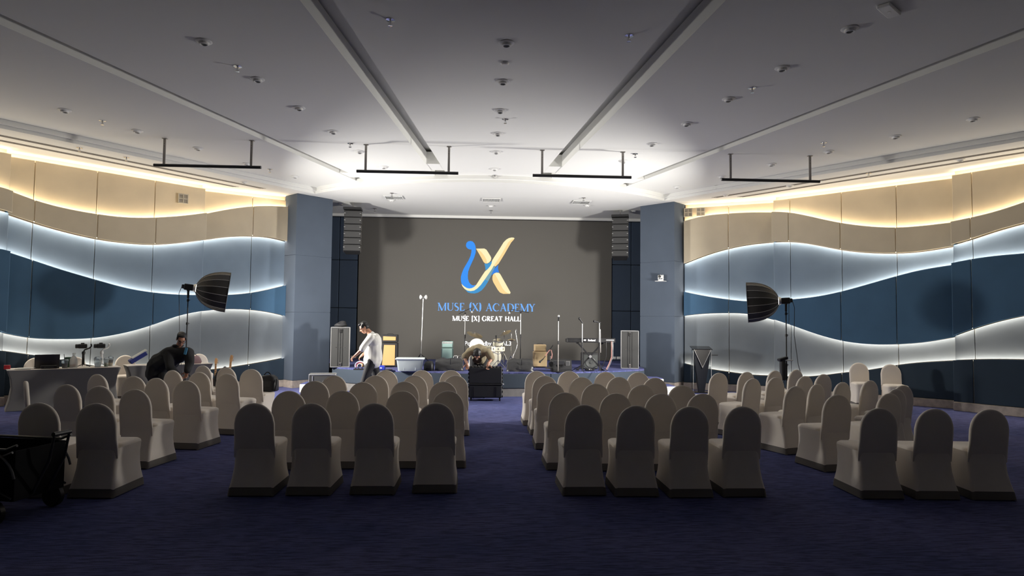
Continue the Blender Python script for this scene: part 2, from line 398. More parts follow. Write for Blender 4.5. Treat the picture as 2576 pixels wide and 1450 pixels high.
Lw = [dict(p0=(-10.9, 10.2), p1=(-8.99, 13.40), seams=[], extra=[.9, 2.2], clamp=(2.6, 3.72), lines=[[(0, 469), (33, 480)], [(0, 526), (30, 535)], [(0, 625), (28, 632)], [(0, 833), (13, 838)], [(0, 882), (8, 884)]]),
      dict(p0=(-9.48, 13.235), p1=(-6.42, 16.17), seams=[(91, 450), (249, 480), (395, 500)],
           lines=[[(36, 484), (89, 503.5), (148, 520), (249, 539), (326, 547), (394, 547), (474, 541), (522, 535)],
                  [(31, 542), (86, 560), (148, 578), (246, 601), (326, 612), (391, 615), (463, 610), (519, 603)],
                  [(30, 637), (84.5, 655), (148, 676), (243, 704), (326, 726), (388, 736), (468.5, 742), (516, 742.5)],
                  [(15, 840), (73, 850.5), (148, 854), (234, 851.5), (296.5, 842), (385.5, 818), (445, 797), (510, 783)],
                  [(13, 884), (71, 892), (148, 904), (222, 918), (310, 930), (400, 936), (480, 935), (512, 932)]]),
      dict(p0=(-6.93, 16.17), p1=(-4.87, 17.37), seams=[(638, 520)],
           lines=[[(525, 536), (578, 526), (637.5, 519), (682, 518), (719, 520)], [(522, 602), (578, 595), (635, 594), (682, 598), (716, 606)],
                  [(519, 743), (575, 742), (632, 737), (675, 729), (712, 720)], [(513, 783), (563, 778.5), (629, 780), (682, 787), (712, 794)],
                  [(515, 932), (563, 927), (623, 918), (665, 911), (710, 902.5)]])]
Rw = [dict(p0=(12.0, 10.2), p1=(9.70, 13.42), seams=[(2441, 600)], extra=[.8, 2.0], clamp=(2.3, 3.95),
           lines=[[(2382, 559), (2441.6, 547), (2524, 525.5), (2576, 508)], [(2385, 618), (2440, 602), (2507, 580), (2576, 561)], [(2387, 663), (2441.6, 652), (2507, 643), (2576, 637)],
                  [(2392, 847.5), (2447, 828), (2507, 810), (2576, 794.7)], [(2393, 907), (2449, 904.7), (2521.6, 904), (2576, 905)]]),
      dict(p0=(10.20, 13.36), p1=(7.17, 16.22), seams=[(1983, 560), (2113, 560), (2252, 560)],
           lines=[[(1935, 532.6), (1981, 534), (2032, 543), (2112, 560), (2172.5, 568), (2250, 572), (2313, 568.5), (2379, 561)],
                  [(1935, 609), (1982.5, 608), (2032, 613), (2112, 628), (2172.5, 635), (2250, 637), (2313, 633), (2383.6, 622)],
                  [(1936, 758), (1986, 753.5), (2032, 749), (2113, 734), (2172.5, 718), (2253, 695), (2313, 680), (2383.6, 668)],
                  [(1938.6, 802), (1986, 817.5), (2032, 834), (2116, 858), (2190, 867), (2257, 867), (2331, 861), (2390.6, 851)],
                  [(1940, 947), (1989, 948.5), (2045, 947), (2117, 938.7), (2185, 931), (2259, 918.6), (2336, 911), (2392, 908)]]),
      dict(p0=(7.69, 16.245), p1=(5.33, 17.375), seams=[(1832, 560)],
           lines=[[(1719, 556.5), (1768, 544), (1831, 537), (1891, 534), (1932.6, 534)], [(1719, 664.5), (1768, 645), (1831, 626), (1891, 614.5), (1933, 610)],
                  [(1719, 734), (1768, 744), (1831, 753.5), (1877, 758), (1934, 758)], [(1721.5, 794.7), (1768, 790), (1831, 788), (1880.5, 790.5), (1933, 802)],
                  [(1720, 915), (1750, 922), (1781.5, 928.6), (1835, 936.6), (1886, 943.4), (1935, 946)]])]
wall_left = wall_side('left', Lw); wall_right = wall_side('right', Rw)
# plain walls further back, behind the camera
for s, nm in ((-1, wall_left), (1, wall_right)):
    a, b = ((-10.9, 10.2), (-12.6, 6.6)) if s < 0 else ((12.0, 10.2), (13.2, 6.6))
    for (p, q) in ((a, b), (b, (b[0], -5.2))):
        p, q = np.array(p), np.array(q); d = q-p; L = np.linalg.norm(d); ang = math.atan2(d[1], d[0]); nn = np.array([d[1], -d[0]])/L*(1 if s > 0 else -1); nn = nn if nn[0]*s > 0 else -nn
        c = (p+q)/2+nn*.1
        MB().box((c[0], c[1], .9), (L, .2, 1.8), ang).build('wall_panel', M_b2, nm, smooth=0)
        MB().box((c[0], c[1], 3.65), (L, .2, 3.7), ang).build('wall_panel', M_ceil, nm, smooth=0)
wb = MB().box((AX, -5.3, 2.8), (27, .2, 5.9)).build('wall_rear', M_ceil, smooth=0); struct(wb)

# ---- columns beside the stage
def column(name, K, O, I):
    root = sroot(name); K, O, I = Vector(K), Vector(O), Vector(I); Bk = O+I-K; cen = (O+I)/2
    def inset(d): return [tuple(p+(cen-p).normalized()*d) for p in (K, I, Bk, O)]
    for z0, z1 in ((.18, 1.88), (1.88, 3.32), (3.32, 4.86)):
        poly = inset(0); pi_ = inset(.014); vs = []
        for zz, pl in ((z0, pi_), (z0+.010, poly), (z1-.010, poly), (z1, pi_)): vs += [(x, y, zz) for x, y in pl]
        fs = [(i*4+j, i*4+(j+1) % 4, i*4+4+(j+1) % 4, i*4+4+j) for i in range(3) for j in range(4)]+[(3, 2, 1, 0), (12, 13, 14, 15)]
        mb = MB().add(vs, fs); bmn = mb.build('column_panel', M_col, root, smooth=20)
    MB().prism(inset(-.006), 0, .18).build('column_plinth', M_base, root, smooth=0)
    return root
column('column_left', (-4.58, 17.05), (-4.98, 17.47), (-3.87, 17.86)); column('column_right', (5.03, 17.17), (5.43, 17.59), (4.33, 17.96))
# ---- wall behind the stage
SY = 20.3
ws = sroot('wall_stage'); MB().box((AX, SY+.4, 2.6), (13, .2, 5.6)).build('wall_core', M_dark, ws, smooth=0)
def bx_(px): return float(aty(px, 700, SY)[0])
for x0, x1, zz in ((bx_(838)-.6, bx_(852), (.545, 2.05, 3.48, 4.78)), (bx_(852), bx_(899), (.545, 2.05, 3.48, 4.78)), (bx_(1539.5), bx_(1588), (.545, 2.05, 3.46, 4.78)), (bx_(1588), bx_(1606)+.6, (.545, 2.05, 3.46, 4.78))):
    for a, b in zip(zz[:-1], zz[1:]): MB().box(((x0+x1)/2, SY+.1, (a+b)/2), (x1-x0-.014, .16, b-a-.014), bev=.01).build('wall_panel', M_navy, ws, smooth=0)
# ---- stage
stage = sroot('stage')
SC_, SR_ = 21.55, 6.1
def sarc(u, rr=SR_): return SC_-math.sqrt(rr*rr-u*u)
SU = 3.86
us = np.linspace(-SU, SU, 33)
top_poly = [(AX+u, sarc(u)) for u in us]+[(AX+3.95, 17.2), (AX+4.05, 18.7), (AX+5.0, 18.8), (AX+5.0, 20.6), (AX-5.0, 20.6), (AX-5.0, 18.8), (AX-4.05, 18.7), (AX-3.95, 17.2)]
MB().prism(top_poly, STZ-.03, STZ).build('stage_floor', M_carpet, stage, smooth=0)
inner = [(AX+u*.985, sarc(u)+.06) for u in us]+[(AX+3.9, 17.3), (AX+4.0, 18.8), (AX+4.9, 18.9), (AX+4.9, 20.6), (AX-4.9, 20.6), (AX-4.9, 18.9), (AX-4.0, 18.8), (AX-3.9, 17.3)]
MB().prism(inner, 0, STZ-.031).build('stage_body', M_dark, stage, smooth=0)
M_fasc = mat('fabric_stage_front', (.038, .052, .072), .9, bump=.25, scale=500, var=.06, vscale=2)
angs = np.linspace(-math.asin(SU/SR_), math.asin(SU/SR_), 7)
for a, b in zip(angs[:-1], angs[1:]):
    mb = MB(); vs = []; qs = np.linspace(a+.0012, b-.0012, 8)
    for q in qs:
        for rr, z in ((SR_-.05, .19), (SR_+.005, .19), (SR_+.012, .20), (SR_+.012, STZ-.04), (SR_+.005, STZ-.032), (SR_-.05, STZ-.032)): vs.append((AX+rr*math.sin(q), SC_-rr*math.cos(q), z))
    fs = [(i*6+j, i*6+(j+1) % 6, (i+1)*6+(j+1) % 6, (i+1)*6+j) for i in range(7) for j in range(6)]+[tuple(range(6))[::-1], tuple(range(42, 48))]
    mb.add(vs, fs).build('fascia_panel', M_fasc, stage, smooth=25)
    vs = []
    for q in qs:
        for rr, z in ((SR_-.05, 0), (SR_-.012, 0), (SR_-.012, .185), (SR_-.05, .185)): vs.append((AX+rr*math.sin(q), SC_-rr*math.cos(q), z))
    MB().add(vs, [(i*4+j, i*4+(j+1) % 4, (i+1)*4+(j+1) % 4, (i+1)*4+j) for i in range(7) for j in range(4)]).build('plinth_panel', mat('stage_plinth', (.20, .19, .18), .5, var=.15, vscale=8), stage, smooth=0)
# cream steps at both ends of the stage
for s in (-1, 1):
    lab = 'cream stage steps beside the %s' % ('tall flight case with crumpled cover' if s < 0 else 'column with the wall camera')
    st = thing('stage_steps', lab, 'steps', (AX+s*3.93, 16.42, 0))
    for i, (h, x0, x1) in enumerate(((.37, -.12, .22), (.19, .22, .52))):
        MB().box((s*(x0+x1)/2, -.05, h/2), (abs(x1-x0)-.004, .60, h), bev=.006).build('step', M_cream, st, smooth=0)
        MB().box((s*(x0+x1)/2, -.05, h+.006), (abs(x1-x0)-.03, .57, .012)).build('tread', M_carpet, st, smooth=0)

# ---- LED screen with the projected logo
M_scr = mat('led_screen_face', (.125, .118, .106), .55, spec=.25, bump=.05, scale=900)
scr = thing('led_screen', 'large dark grey LED wall showing the music academy logo', 'screen', (AX-.14, SY, STZ))
SX0, SX1, SZ0, SZ1 = bx_(901.5), bx_(1538.5), .55, 4.765
def sc(px, py):
    p = aty(px, py, SY-.012); return p[0], p[2]
MB().box(((SX0+SX1)/2-scr.location.x, .05, (SZ0+SZ1)/2-STZ), (SX1-SX0, .1, SZ1-SZ0)).build('display_face', M_scr, scr, smooth=0)
NX = 10
def screen_poly(name, pts, m, lift=.0):
    o = Vector((0, -.002-lift, 0)); mb = MB()
    mb.flat(o, (1, 0, 0), (0, 0, 1), [(x-scr.location.x, z-STZ) for x, z in pts], 0, .0015)
    return mb.build(name, m, scr, smooth=0)
E_blue = emat('glow_blue', srgb(66, 148, 244), SCREEN_GLOW); E_yel = emat('glow_cream', srgb(255, 240, 190), SCREEN_GLOW); E_org = emat('glow_orange', srgb(255, 216, 152), SCREEN_GLOW)
E_teal = emat('glow_teal', srgb(74, 150, 205), SCREEN_GLOW); E_teal2 = emat('glow_teal_light', srgb(120, 160, 175), SCREEN_GLOW); E_blue2 = emat('glow_blue_deep', srgb(62, 132, 225), SCREEN_GLOW)
E_txt = emat('glow_text_blue', srgb(120, 178, 250), SCREEN_GLOW); E_wht = emat('glow_text_white', (1, 1, 1), SCREEN_GLOW*1.1)
def logo(name, pts, m, lift=0.):
    screen_poly(name, [sc(1080+x*.112578, 580+y*.112578) for x, y in pts], m, lift)
logo('logo_hook', [(940,425),(900,425),(855,405),(825,365),(818,330),(830,280),(865,245),(915,235),(965,245),(1005,285),(1030,345),(1040,410),(1035,500),(1005,600),(960,700),(900,830),(870,920),(860,1010),(865,1090),(890,1160),(930,1210),(980,1232),(1040,1215),(1000,1265),(950,1290),(890,1300),(830,1285),(770,1245),(720,1190),(705,1120),(705,1040),(725,960),(760,870),(810,780),(870,680),(920,570),(940,480)], E_blue)
logo('logo_stroke_light', [(1905,180),(1890,162),(1840,158),(1780,170),(1720,205),(1660,265),(1620,330),(1540,460),(1460,580),(1405,670),(1390,740),(1360,800),(1310,860),(1245,915),(1180,1010),(1110,1120),(1050,1215),(1000,1265),(950,1290),(890,1300),(830,1285),(770,1245),(720,1195),(740,1250),(790,1310),(850,1345),(920,1358),(1000,1345),(1070,1300),(1150,1220),(1230,1110),(1320,980),(1400,860),(1440,790),(1530,660),(1620,520),(1700,380),(1760,270),(1830,205)], E_yel, .001)
logo('logo_stroke_shade', [(1905,180),(1830,205),(1760,270),(1700,380),(1620,520),(1530,660),(1440,790),(1480,805),(1550,740),(1600,660),(1680,530),(1760,390),(1830,270),(1880,215)], E_org)
logo('logo_stroke_low', [(1400,860),(1320,980),(1230,1110),(1150,1220),(1070,1300),(1000,1345),(920,1358),(850,1345),(800,1325),(860,1385),(930,1405),(1010,1410),(1090,1390),(1170,1340),(1240,1260),(1310,1150),(1370,1040),(1385,1000)], E_teal)
logo('logo_stroke_mid', [(1440,790),(1480,805),(1450,860),(1410,930),(1385,1000),(1320,1130),(1240,1100),(1320,980),(1400,860)], E_teal2, .0005)
logo('logo_arm_light', [(1045,408),(1230,405),(1275,430),(1310,480),(1370,580),(1385,620),(1375,670),(1340,715),(1290,740),(1280,660),(1230,570),(1170,490),(1100,430)], E_yel)
logo('logo_arm_shade', [(1045,408),(1100,430),(1170,490),(1230,570),(1280,660),(1290,740),(1250,738),(1215,710),(1150,590)], E_org)
logo('logo_knot_left', [(1230,740),(1290,747),(1350,718),(1405,680),(1395,740),(1360,800),(1310,860),(1255,895),(1250,820)], E_teal)
logo('logo_knot_right', [(1540,770),(1535,860),(1560,940),(1500,938),(1440,963),(1385,1010),(1410,930),(1450,860)], E_blue2)
logo('logo_foot_light', [(1500,942),(1560,950),(1590,985),(1700,1180),(1815,1385),(1805,1418),(1760,1405),(1700,1370),(1640,1300),(1560,1150),(1480,1000),(1450,962)], E_yel)
logo('logo_foot_shade', [(1450,962),(1480,1000),(1560,1150),(1640,1300),(1700,1370),(1760,1405),(1805,1418),(1650,1418),(1580,1390),(1530,1330),(1430,1160),(1410,1100),(1410,1040),(1425,985)], E_org)
# serif lettering
def stroke(pts, ws):
    P = [Vector(p) for p in pts]; n = len(P); a, b = [], []
    wl = ws if hasattr(ws, '__len__') else [ws]*n
    for i, p in enumerate(P):
        d = (P[min(i+1, n-1)]-P[max(i-1, 0)]).normalized(); q = Vector((-d.y, d.x))*wl[i]/2; a.append(p+q); b.append(p-q)
    return [(a[i], a[i+1], b[i+1], b[i]) for i in range(n-1)]
def arcp(cx, cy, rx, ry, a0, a1, n=12): return [(cx+rx*math.cos(R(a0+(a1-a0)*k/n)), cy+ry*math.sin(R(a0+(a1-a0)*k/n))) for k in range(n+1)]
def glyph(ch, T, t):
    q = []; sf = lambda x, y, l=.11: q.extend(stroke([(x-l, y), (x+l, y)], t*.8))
    e = t*.4
    if ch == 'M':
        q += stroke([(.12, 0), (.12, 1)], t)+stroke([(.10, 1), (.52, 0)], T)+stroke([(.52, 0), (.92, 1)], t)+stroke([(.92, 0), (.92, 1)], T); [sf(x, e) for x in (.12, .92)]; [sf(x, 1-e, .09) for x in (.06, .97)]; w_ = 1.06
    elif ch == 'U':
        q += stroke([(.15, 1), (.15, .35)]+arcp(.43, .33, .28, .31, 180, 270, 8), [T]*6+[T*.8]*2+[t]*3)+stroke(arcp(.43, .33, .28, .31, 270, 360, 8)+[(.71, 1)], t); sf(.15, 1-e); sf(.71, 1-e); w_ = .84
    elif ch == 'S':
        q += stroke(arcp(.29, .745, .20, .235, 35, 180, 9)+[(.12, .66), (.2, .57), (.34, .49), (.46, .40), (.50, .30)]+arcp(.28, .26, .22, .25, 0, -145, 9), [t]*5+[T*.8]*5+[T*1.1]*5+[T*.8]*5+[t]*5); w_ = .6
    elif ch == 'E':
        q += stroke([(.14, 0), (.14, 1)], T)+stroke([(.05, e), (.56, e)], t)+stroke([(.05, 1-e), (.54, 1-e)], t)+stroke([(.14, .52), (.44, .52)], t)+stroke([(.56, 0), (.58, .22)], t)+stroke([(.53, 1), (.53, .8)], t); w_ = .66
    elif ch == 'X':
        q += stroke([(.08, 1), (.66, 0)], T)+stroke([(.62, 1), (.08, 0)], t); [sf(x, y) for x, y in ((.1, 1-e), (.62, 1-e), (.1, e), (.66, e))]; w_ = .76
    elif ch == 'A':
        q += stroke([(.08, 0), (.38, 1)], t)+stroke([(.36, 1), (.68, 0)], T)+stroke([(.2, .36), (.55, .36)], t); sf(.08, e); sf(.68, e); w_ = .8
    elif ch in 'CG':
        q += stroke(arcp(.46, .5, .40, .485, 48, 312, 22), [t]*5+[T*.85]*4+[T*1.1]*5+[T*.85]*4+[t]*5)+stroke([(.72, .9), (.74, .68)], t); w_ = .84
        if ch == 'G': q += stroke([(.72, .1), (.72, .42)], T); sf(.70, .42); w_ = .9
    elif ch == 'D':
        q += stroke([(.14, 0), (.14, 1)], T)+stroke([(.05, e), (.35, e)]+arcp(.35, .5, .42, .5-e, -90, 90, 16)+[(.05, 1-e)], [t]*5+[T*.9]*3+[T*1.1]*5+[T*.9]*3+[t]*4); w_ = .86
    elif ch == 'Y':
        q += stroke([(.06, 1), (.36, .46)], T)+stroke([(.62, 1), (.36, .46)], t)+stroke([(.36, .48), (.36, 0)], T); sf(.06, 1-e); sf(.62, 1-e); sf(.36, e); w_ = .72
    elif ch == 'R':
        q += stroke([(.14, 0), (.14, 1)], T)+stroke([(.05, 1-e), (.32, 1-e)]+arcp(.32, .755, .2, .245-e, 90, -90, 10)+[(.14, .51)], [t]*5+[T]*5+[t]*4)+stroke([(.3, .5), (.66, 0)], T); sf(.14, e); sf(.68, e, .06); w_ = .76
    elif ch == 'T':
        q += stroke([(.36, 0), (.36, 1)], T)+stroke([(.04, 1-e), (.68, 1-e)], t)+stroke([(.06, 1), (.05, .78)], t)+stroke([(.66, 1), (.67, .78)], t); sf(.36, e); w_ = .74
    elif ch == 'H':
        q += stroke([(.15, 0), (.15, 1)], T)+stroke([(.72, 0), (.72, 1)], T)+stroke([(.15, .52), (.72, .52)], t); [sf(x, y) for x in (.15, .72) for y in (e, 1-e)]; w_ = .88
    elif ch == 'L':
        q += stroke([(.14, 0), (.14, 1)], T)+stroke([(.05, e), (.56, e)], t)+stroke([(.56, 0), (.58, .24)], t); sf(.14, 1-e); w_ = .64
    elif ch == '[': q += stroke([(.12, -.18), (.12, 1.05)], T*.9)+stroke([(.12, -.15), (.30, -.15)], t*1.2)+stroke([(.12, 1.02), (.30, 1.02)], t*1.2); w_ = .36
    elif ch == ']': q += stroke([(.24, -.18), (.24, 1.05)], T*.9)+stroke([(.06, -.15), (.24, -.15)], t*1.2)+stroke([(.06, 1.02), (.24, 1.02)], t*1.2); w_ = .36
    elif ch == '(': q += stroke([(.30, 1.12), (.19, 1.02), (.14, .78), (.14, .34), (.17, .06), (.29, -.12)], [t*.6, T*.9, T*1.35, T*1.2, T*.9, t*.5]); w_ = .34
    elif ch == ')': q += stroke([(.02, 1.08), (.13, 1.0), (.18, .76), (.18, .32), (.15, .06), (.03, -.12)], [t*.5, T*.9, T*1.2, T*1.35, T*.9, t*.5]); w_ = .34
    else: w_ = .42
    return q, w_
def line_text(name, text, p0, p1, cap, T, t, m):
    polys = []; x = 0.
    for ch in text:
        q, w_ = glyph(ch, T, t)
        if q: polys.append([[(x+a.x, a.y) for a in pl] for pl in q])
        x += w_+.045
    (x0, z0), (x1, z1) = p0, p1; sx = (x1-x0)/x
    for gl in polys:
        mb = MB()
        for i, pl in enumerate(gl):
            pts = [(x0+a*sx-scr.location.x, z0+(z1-z0)*a/x+b*cap-STZ) for a, b in pl]
            ar = sum(pts[i][0]*pts[(i+1) % 4][1]-pts[(i+1) % 4][0]*pts[i][1] for i in range(4))
            if ar < 0: pts = pts[::-1]
            mb.add([(a, -.003, b) for a, b in pts], [(0, 1, 2, 3)])
        mb.build(name, m, scr, smooth=0)
b0, b1 = sc(1101, 781.5), sc(1347, 784.5); line_text('letter', 'MUSE (X) ACADEMY', b0, b1, .230, .17, .062, E_txt)
b0, b1 = sc(1138, 807.5), sc(1310, 809); line_text('letter', 'MUSE [X] GREAT HALL', b0, b1, .147, .25, .12, E_wht)
def sans(text, name, m, parent, M4, size, align='LEFT', ext=0., off=0.):
    cu = bpy.data.curves.new(name, 'FONT'); cu.body = text; cu.size = size; cu.align_x = align; cu.extrude = ext; cu.offset = off; cu.resolution_u = 3
    tmp = bpy.data.objects.new(name+'_tmp', cu); COL.objects.link(tmp); dg = bpy.context.evaluated_depsgraph_get()
    me = bpy.data.meshes.new_from_object(tmp.evaluated_get(dg)); bpy.data.objects.remove(tmp); me.materials.clear(); me.materials.append(m)
    o = link(name, me, parent); me.transform(M4); return o
def face_cam(x, y, z): return Matrix.Translation((x, y, z)) @ Matrix.Rotation(R(90), 4, 'X')
for txt, px in (('Powered', 1168), ('by', 1222), ('AL3', 1262)):
    x, z = sc(px, 869.5); sans(txt, 'lettering_credit', E_wht, scr, face_cam(x-scr.location.x, -.003, z-STZ), .18, off=.003)
# ================================================================== CEILING FIXTURES
num = ['first', 'second', 'third', 'fourth', 'fifth', 'sixth']
def downlight_proto():
    t = thing('downlight', '', 'downlight')
    MB().lathe([(.040, .0), (.098, .0), (.102, -.005), (.094, -.012), (.066, -.016), (.060, -.040), (.052, -.045), (.042, -.044), (.038, -.03)], 20).build('trim_ring', M_white, t)
    MB().lathe([(.038, -.036), (.038, -.030), (.02, -.028)], 16).build('lamp_recess', M_black, t)
    return t
DL = downlight_proto()
used = []
def inst(proto, p, rz, label, group, sc_=1.):
    first = proto.name not in used
    o = proto if first else copytree(proto)
    if first: used.append(proto.name)
    o.location = p; o.rotation_euler = (0, 0, rz); o.scale = (sc_,)*3; o['label'] = label; o['group'] = group; return o
TILT = math.atan(KS)
def ceil_inst(proto, px, py, off, label, group, sc_=1.):
    p = atc(px, py, off); o = inst(proto, p, 0, label, group, sc_); o.rotation_euler = (-TILT, 0, 0); return o
dl_rows = {
 'white eyeball downlight in the middle ceiling bay in line with the aisle': [(1274, 108), (1265, 205), (1258, 278), (1252, 336), (1248, 382), (1244, 425)],
 'white eyeball downlight in the ceiling bay between aisle and drink table': [(513, 104), (648, 199), (752, 271), (838, 331), (905, 381), (966, 420)],
 'white eyeball downlight in the outer ceiling bay over the drink table': [(163, 277), (345, 329), (498, 373), (622, 412), (742, 444)],
 'white eyeball downlight in the ceiling bay between aisle and lectern': [(2138, 72), (1968, 171), (1833, 249), (1728, 311), (1640, 362), (1568, 405)],
 'white eyeball downlight in the outer ceiling bay over the lectern wall': [(2448, 299), (2253, 343), (2085, 381), (1941, 413), (1816, 444), (1703, 470)]}
for lab, pts in dl_rows.items():
    for k, p in enumerate(sorted(pts, key=lambda q: -q[1])): ceil_inst(DL, *p, .149, lab.replace('white eyeball downlight', '%s eyeball downlight from the stage' % num[k]), lab[6:])
for px, py, lab in ((614, 458, 'white downlight in the soffit above the drink table wall'), (1825, 490, 'white downlight in the lectern wall soffit, closest to the stage'), (1987, 467, 'white downlight in the lectern wall soffit under the hanging bar'), (2416, 402, 'white downlight in the lectern wall soffit, farthest from the stage'),
        (985, 504, 'white downlight behind the air grille over the tan amplifier'), (1235, 518, 'white downlight behind the air grille over the stage middle'), (1477, 517, 'white downlight behind the air grille over the keyboard'), (858, 513, 'white downlight between column and speaker over the crumpled cover'), (1595, 531, 'white downlight between column and speaker on the lectern side')):
    ceil_inst(DL, px, py, -.001, lab, 'soffit downlights', .85)
def sprinkler_proto():
    t = thing('sprinkler', '', 'sprinkler')
    MB().lathe([(.045, 0), (.045, -.004), (.012, -.010), (.008, -.03)], 14).build('escutcheon', M_chrome, t)
    mb = MB().cyl((0, 0, -.02), (0, 0, -.055), .006, n=8); mb.tube([(-.014, 0, -.03), (-.016, 0, -.045), (0, 0, -.058)], .003, 5); mb.tube([(.014, 0, -.03), (.016, 0, -.045), (0, 0, -.058)], .003, 5)
    mb.lathe([(.002, -.056), (.022, -.058), (.022, -.061), (.002, -.062)], 12); mb.build('deflector', M_chrome, t); return t
SP = sprinkler_proto()
for px, py, off, lab in ((982, 50, .149, 'chrome sprinkler head in the middle bay beside the drink table side channel'), (1582, 90, .149, 'chrome sprinkler head in the middle bay beside the lectern side channel'),
        (1271, 300, .149, 'chrome sprinkler head in the middle bay between the aisle downlights'), (1245, 441, .149, 'chrome sprinkler head in the middle bay next to the curved stage soffit'),
        (598, 167, .149, 'chrome sprinkler head between the fifth and sixth downlights of the inner drink table bay'), (881, 361, .149, 'chrome sprinkler head in the inner drink table bay beside a hanging bar post'),
        (258, 304, .149, 'chrome sprinkler head in the outer drink table bay between two downlights'), (679, 426, .149, 'chrome sprinkler head in the outer drink table bay past the end of the hanging bar'),
        (1892, 221, .149, 'chrome sprinkler head in the inner lectern bay between two downlights'), (1598, 387, .149, 'chrome sprinkler head in the inner lectern bay beside a hanging bar post'),
        (1803, 467, .149, 'chrome sprinkler head in the outer lectern bay before the end of the hanging bar'), (2072, 359, .149, 'chrome sprinkler head in the outer lectern bay above the hanging bar'),
        (200, 372, -.001, 'chrome sprinkler head in the drink table soffit, farther from the stage'), (318, 396, -.001, 'chrome sprinkler head in the drink table soffit, closer to the stage'), (2185, 436, -.001, 'chrome sprinkler head in the soffit along the lectern wall'),
        (986, 486, -.001, 'chrome sprinkler head in front of the grille over the tan amplifier'), (1468, 498, -.001, 'chrome sprinkler head in front of the grille over the keyboard'),
        (1235, 530, -.001, 'chrome sprinkler head near the cornice above the middle of the screen'), (943, 525, -.001, 'chrome sprinkler head near the cornice beside the hanging speaker')):
    ceil_inst(SP, px, py, off, lab, 'ceiling sprinkler heads', 1.25)
d_ = atc(1270, 158, .149); sd = MB().lathe([(.055, 0), (.06, -.01), (.045, -.03), (.02, -.034)], 18).build('smoke_detector', M_white); sd.location = d_
tag(sd, 'small round white smoke detector between two aisle downlights', 'detector')
# air grilles over the stage
def grille_proto():
    t = thing('air_grille', '', 'vent'); mb = MB()
    for s in (-1, 1): mb.box((s*.22, 0, -.01), (.03, .44, .02), bev=.004); mb.box((0, s*.205, -.01), (.41, .03, .02), bev=.004)
    mb.build('frame', M_white, t)
    MB().box((0, 0, -.002), (.42, .40, .004)).build('duct_opening', M_black, t, smooth=0)
    for k in range(13): MB().box((-.18+.03*k, 0, -.010), (.012, .40, .016), M=Matrix.Rotation(R(-30 if k < 6 else 30), 3, 'Y')).build('louvre', M_white, t, smooth=0)
    return t
GP = grille_proto()
for px, py, lab in ((991, 497, 'square white louvred air grille over the cream-fronted tall amplifier'), (1236, 503, 'square white louvred air grille over the middle of the stage'), (1462, 509, 'square white louvred air grille over the stage keyboard')):
    ceil_inst(GP, px, py, -.002, lab, 'air grilles in the stage ceiling')
# emergency light box
p = atc(2236, 22, .149); el = thing('emergency_light', 'white slab emergency light fixed to the ceiling', 'light', p, R(40))
MB().box((0, 0, -.02), (.36, .14, .04), bev=.008).build('housing', M_white, el); MB().box((0, 0, -.042), (.03, .03, .006)).build('sensor', mat('sensor_lens', (.9, .9, .88), .3), el, smooth=0)

# ================================================================== HANGING BARS
bar_info = [((414, 348), (634, 354), (387, 415), (657, 422), 'hanging steel lighting bar over the drink table corner'),
            ((920, 362), (1130, 370), (897, 431), (1153, 436), 'hanging steel lighting bar in front of the speaker stack beside the man in white'),
            ((1364, 378), (1567, 382), (1340, 441), (1588, 447), 'hanging steel lighting bar over the keyboard side of the stage front'),
            ((1837, 388), (2038, 392), (1815, 453), (2062, 456), 'hanging steel lighting bar over the lectern corner')]
for a, b, c, d, lab in bar_info:
    A, B = atc(*a, .15), atc(*b, .15); yb = (A[1]+B[1])/2; P0, P1 = aty(*c, yb), aty(*d, yb); zb = (P0[2]+P1[2])/2; zc = zs(yb)+.15
    t = thing('lighting_bar', lab, 'bar', (0, yb, zc), group='hanging lighting bars')
    MB().cyl((P0[0], 0, zb-zc), (P1[0], 0, zb-zc), .030, n=14).build('pipe', M_blackm, t)
    for X in (A[0], B[0]):
        h = MB().box((X, 0, (zb-zc)/2+.01), (.045, .028, -(zb-zc)+.0), bev=.004).build('hanger', M_steel, t)
        mb = MB()
        for zz in (.10, .15): mb.cyl((X, -.016, -zz), (X, -.012, -zz), .006, n=8)
        mb.build('bolt', M_black, h); MB().box((X, 0, -.006), (.09, .06, .012), bev=.002).build('ceiling_plate', M_steel, h)

# ================================================================== LINE ARRAYS
def line_array(px, py_top, lab, turn, curve):
    p = atc(px, py_top, 0); t = thing('line_array_speaker', lab, 'speaker', p, turn, 'hanging line arrays')
    MB().cyl((0, .05, 0), (0, .05, -.16), .010, n=8).build('hoist_chain', M_steel, t)
    mb = MB().box((0, .05, -.175), (.47, .40, .05), bev=.008); mb.box((0, .05, -.2), (.47, .42, .02)); mb.build('fly_frame', M_blackm, t)
    z = -.215; y = 0.; a = 0.
    for k in range(6):
        h = .185; M = Matrix.Rotation(-R(a), 3, 'X'); c = Vector((0, y, z))+M@Vector((0, .18, -h/2))
        poly = [(-.225, -.17), (.225, -.17), (.18, .17), (-.18, .17)]
        cab = MB(); u, v, w_ = M@Vector((1, 0, 0)), M@Vector((0, 1, 0)), M@Vector((0, 0, 1))
        cab.flat(c, u, v, poly, -h/2+.006, h/2-.006); cb = cab.build('cabinet', M_tolex, t, smooth=0)
        MB().box(c+v*-.176, (.44, .016, h-.03), M=M, bev=.004).build('grille_cloth', mat('speaker_mesh', (.045, .045, .045), .55, bump=.5, scale=260), cb)
        for s in (-1, 1):
            MB().box(c+u*(s*.205)+v*-.187+w_*.01, (.035, .008, .014), M=M).build('rigging_pin', M_alu, cb, smooth=0); MB().box(c+u*(s*.222)+v*-.05, (.012, .1, h*.9), M=M).build('rigging_plate', M_steel, cb, smooth=0)
        e = Vector((0, y, z))+M@Vector((0, 0, -h)); y, z = e.y, e.z; a += curve[k]
    return t
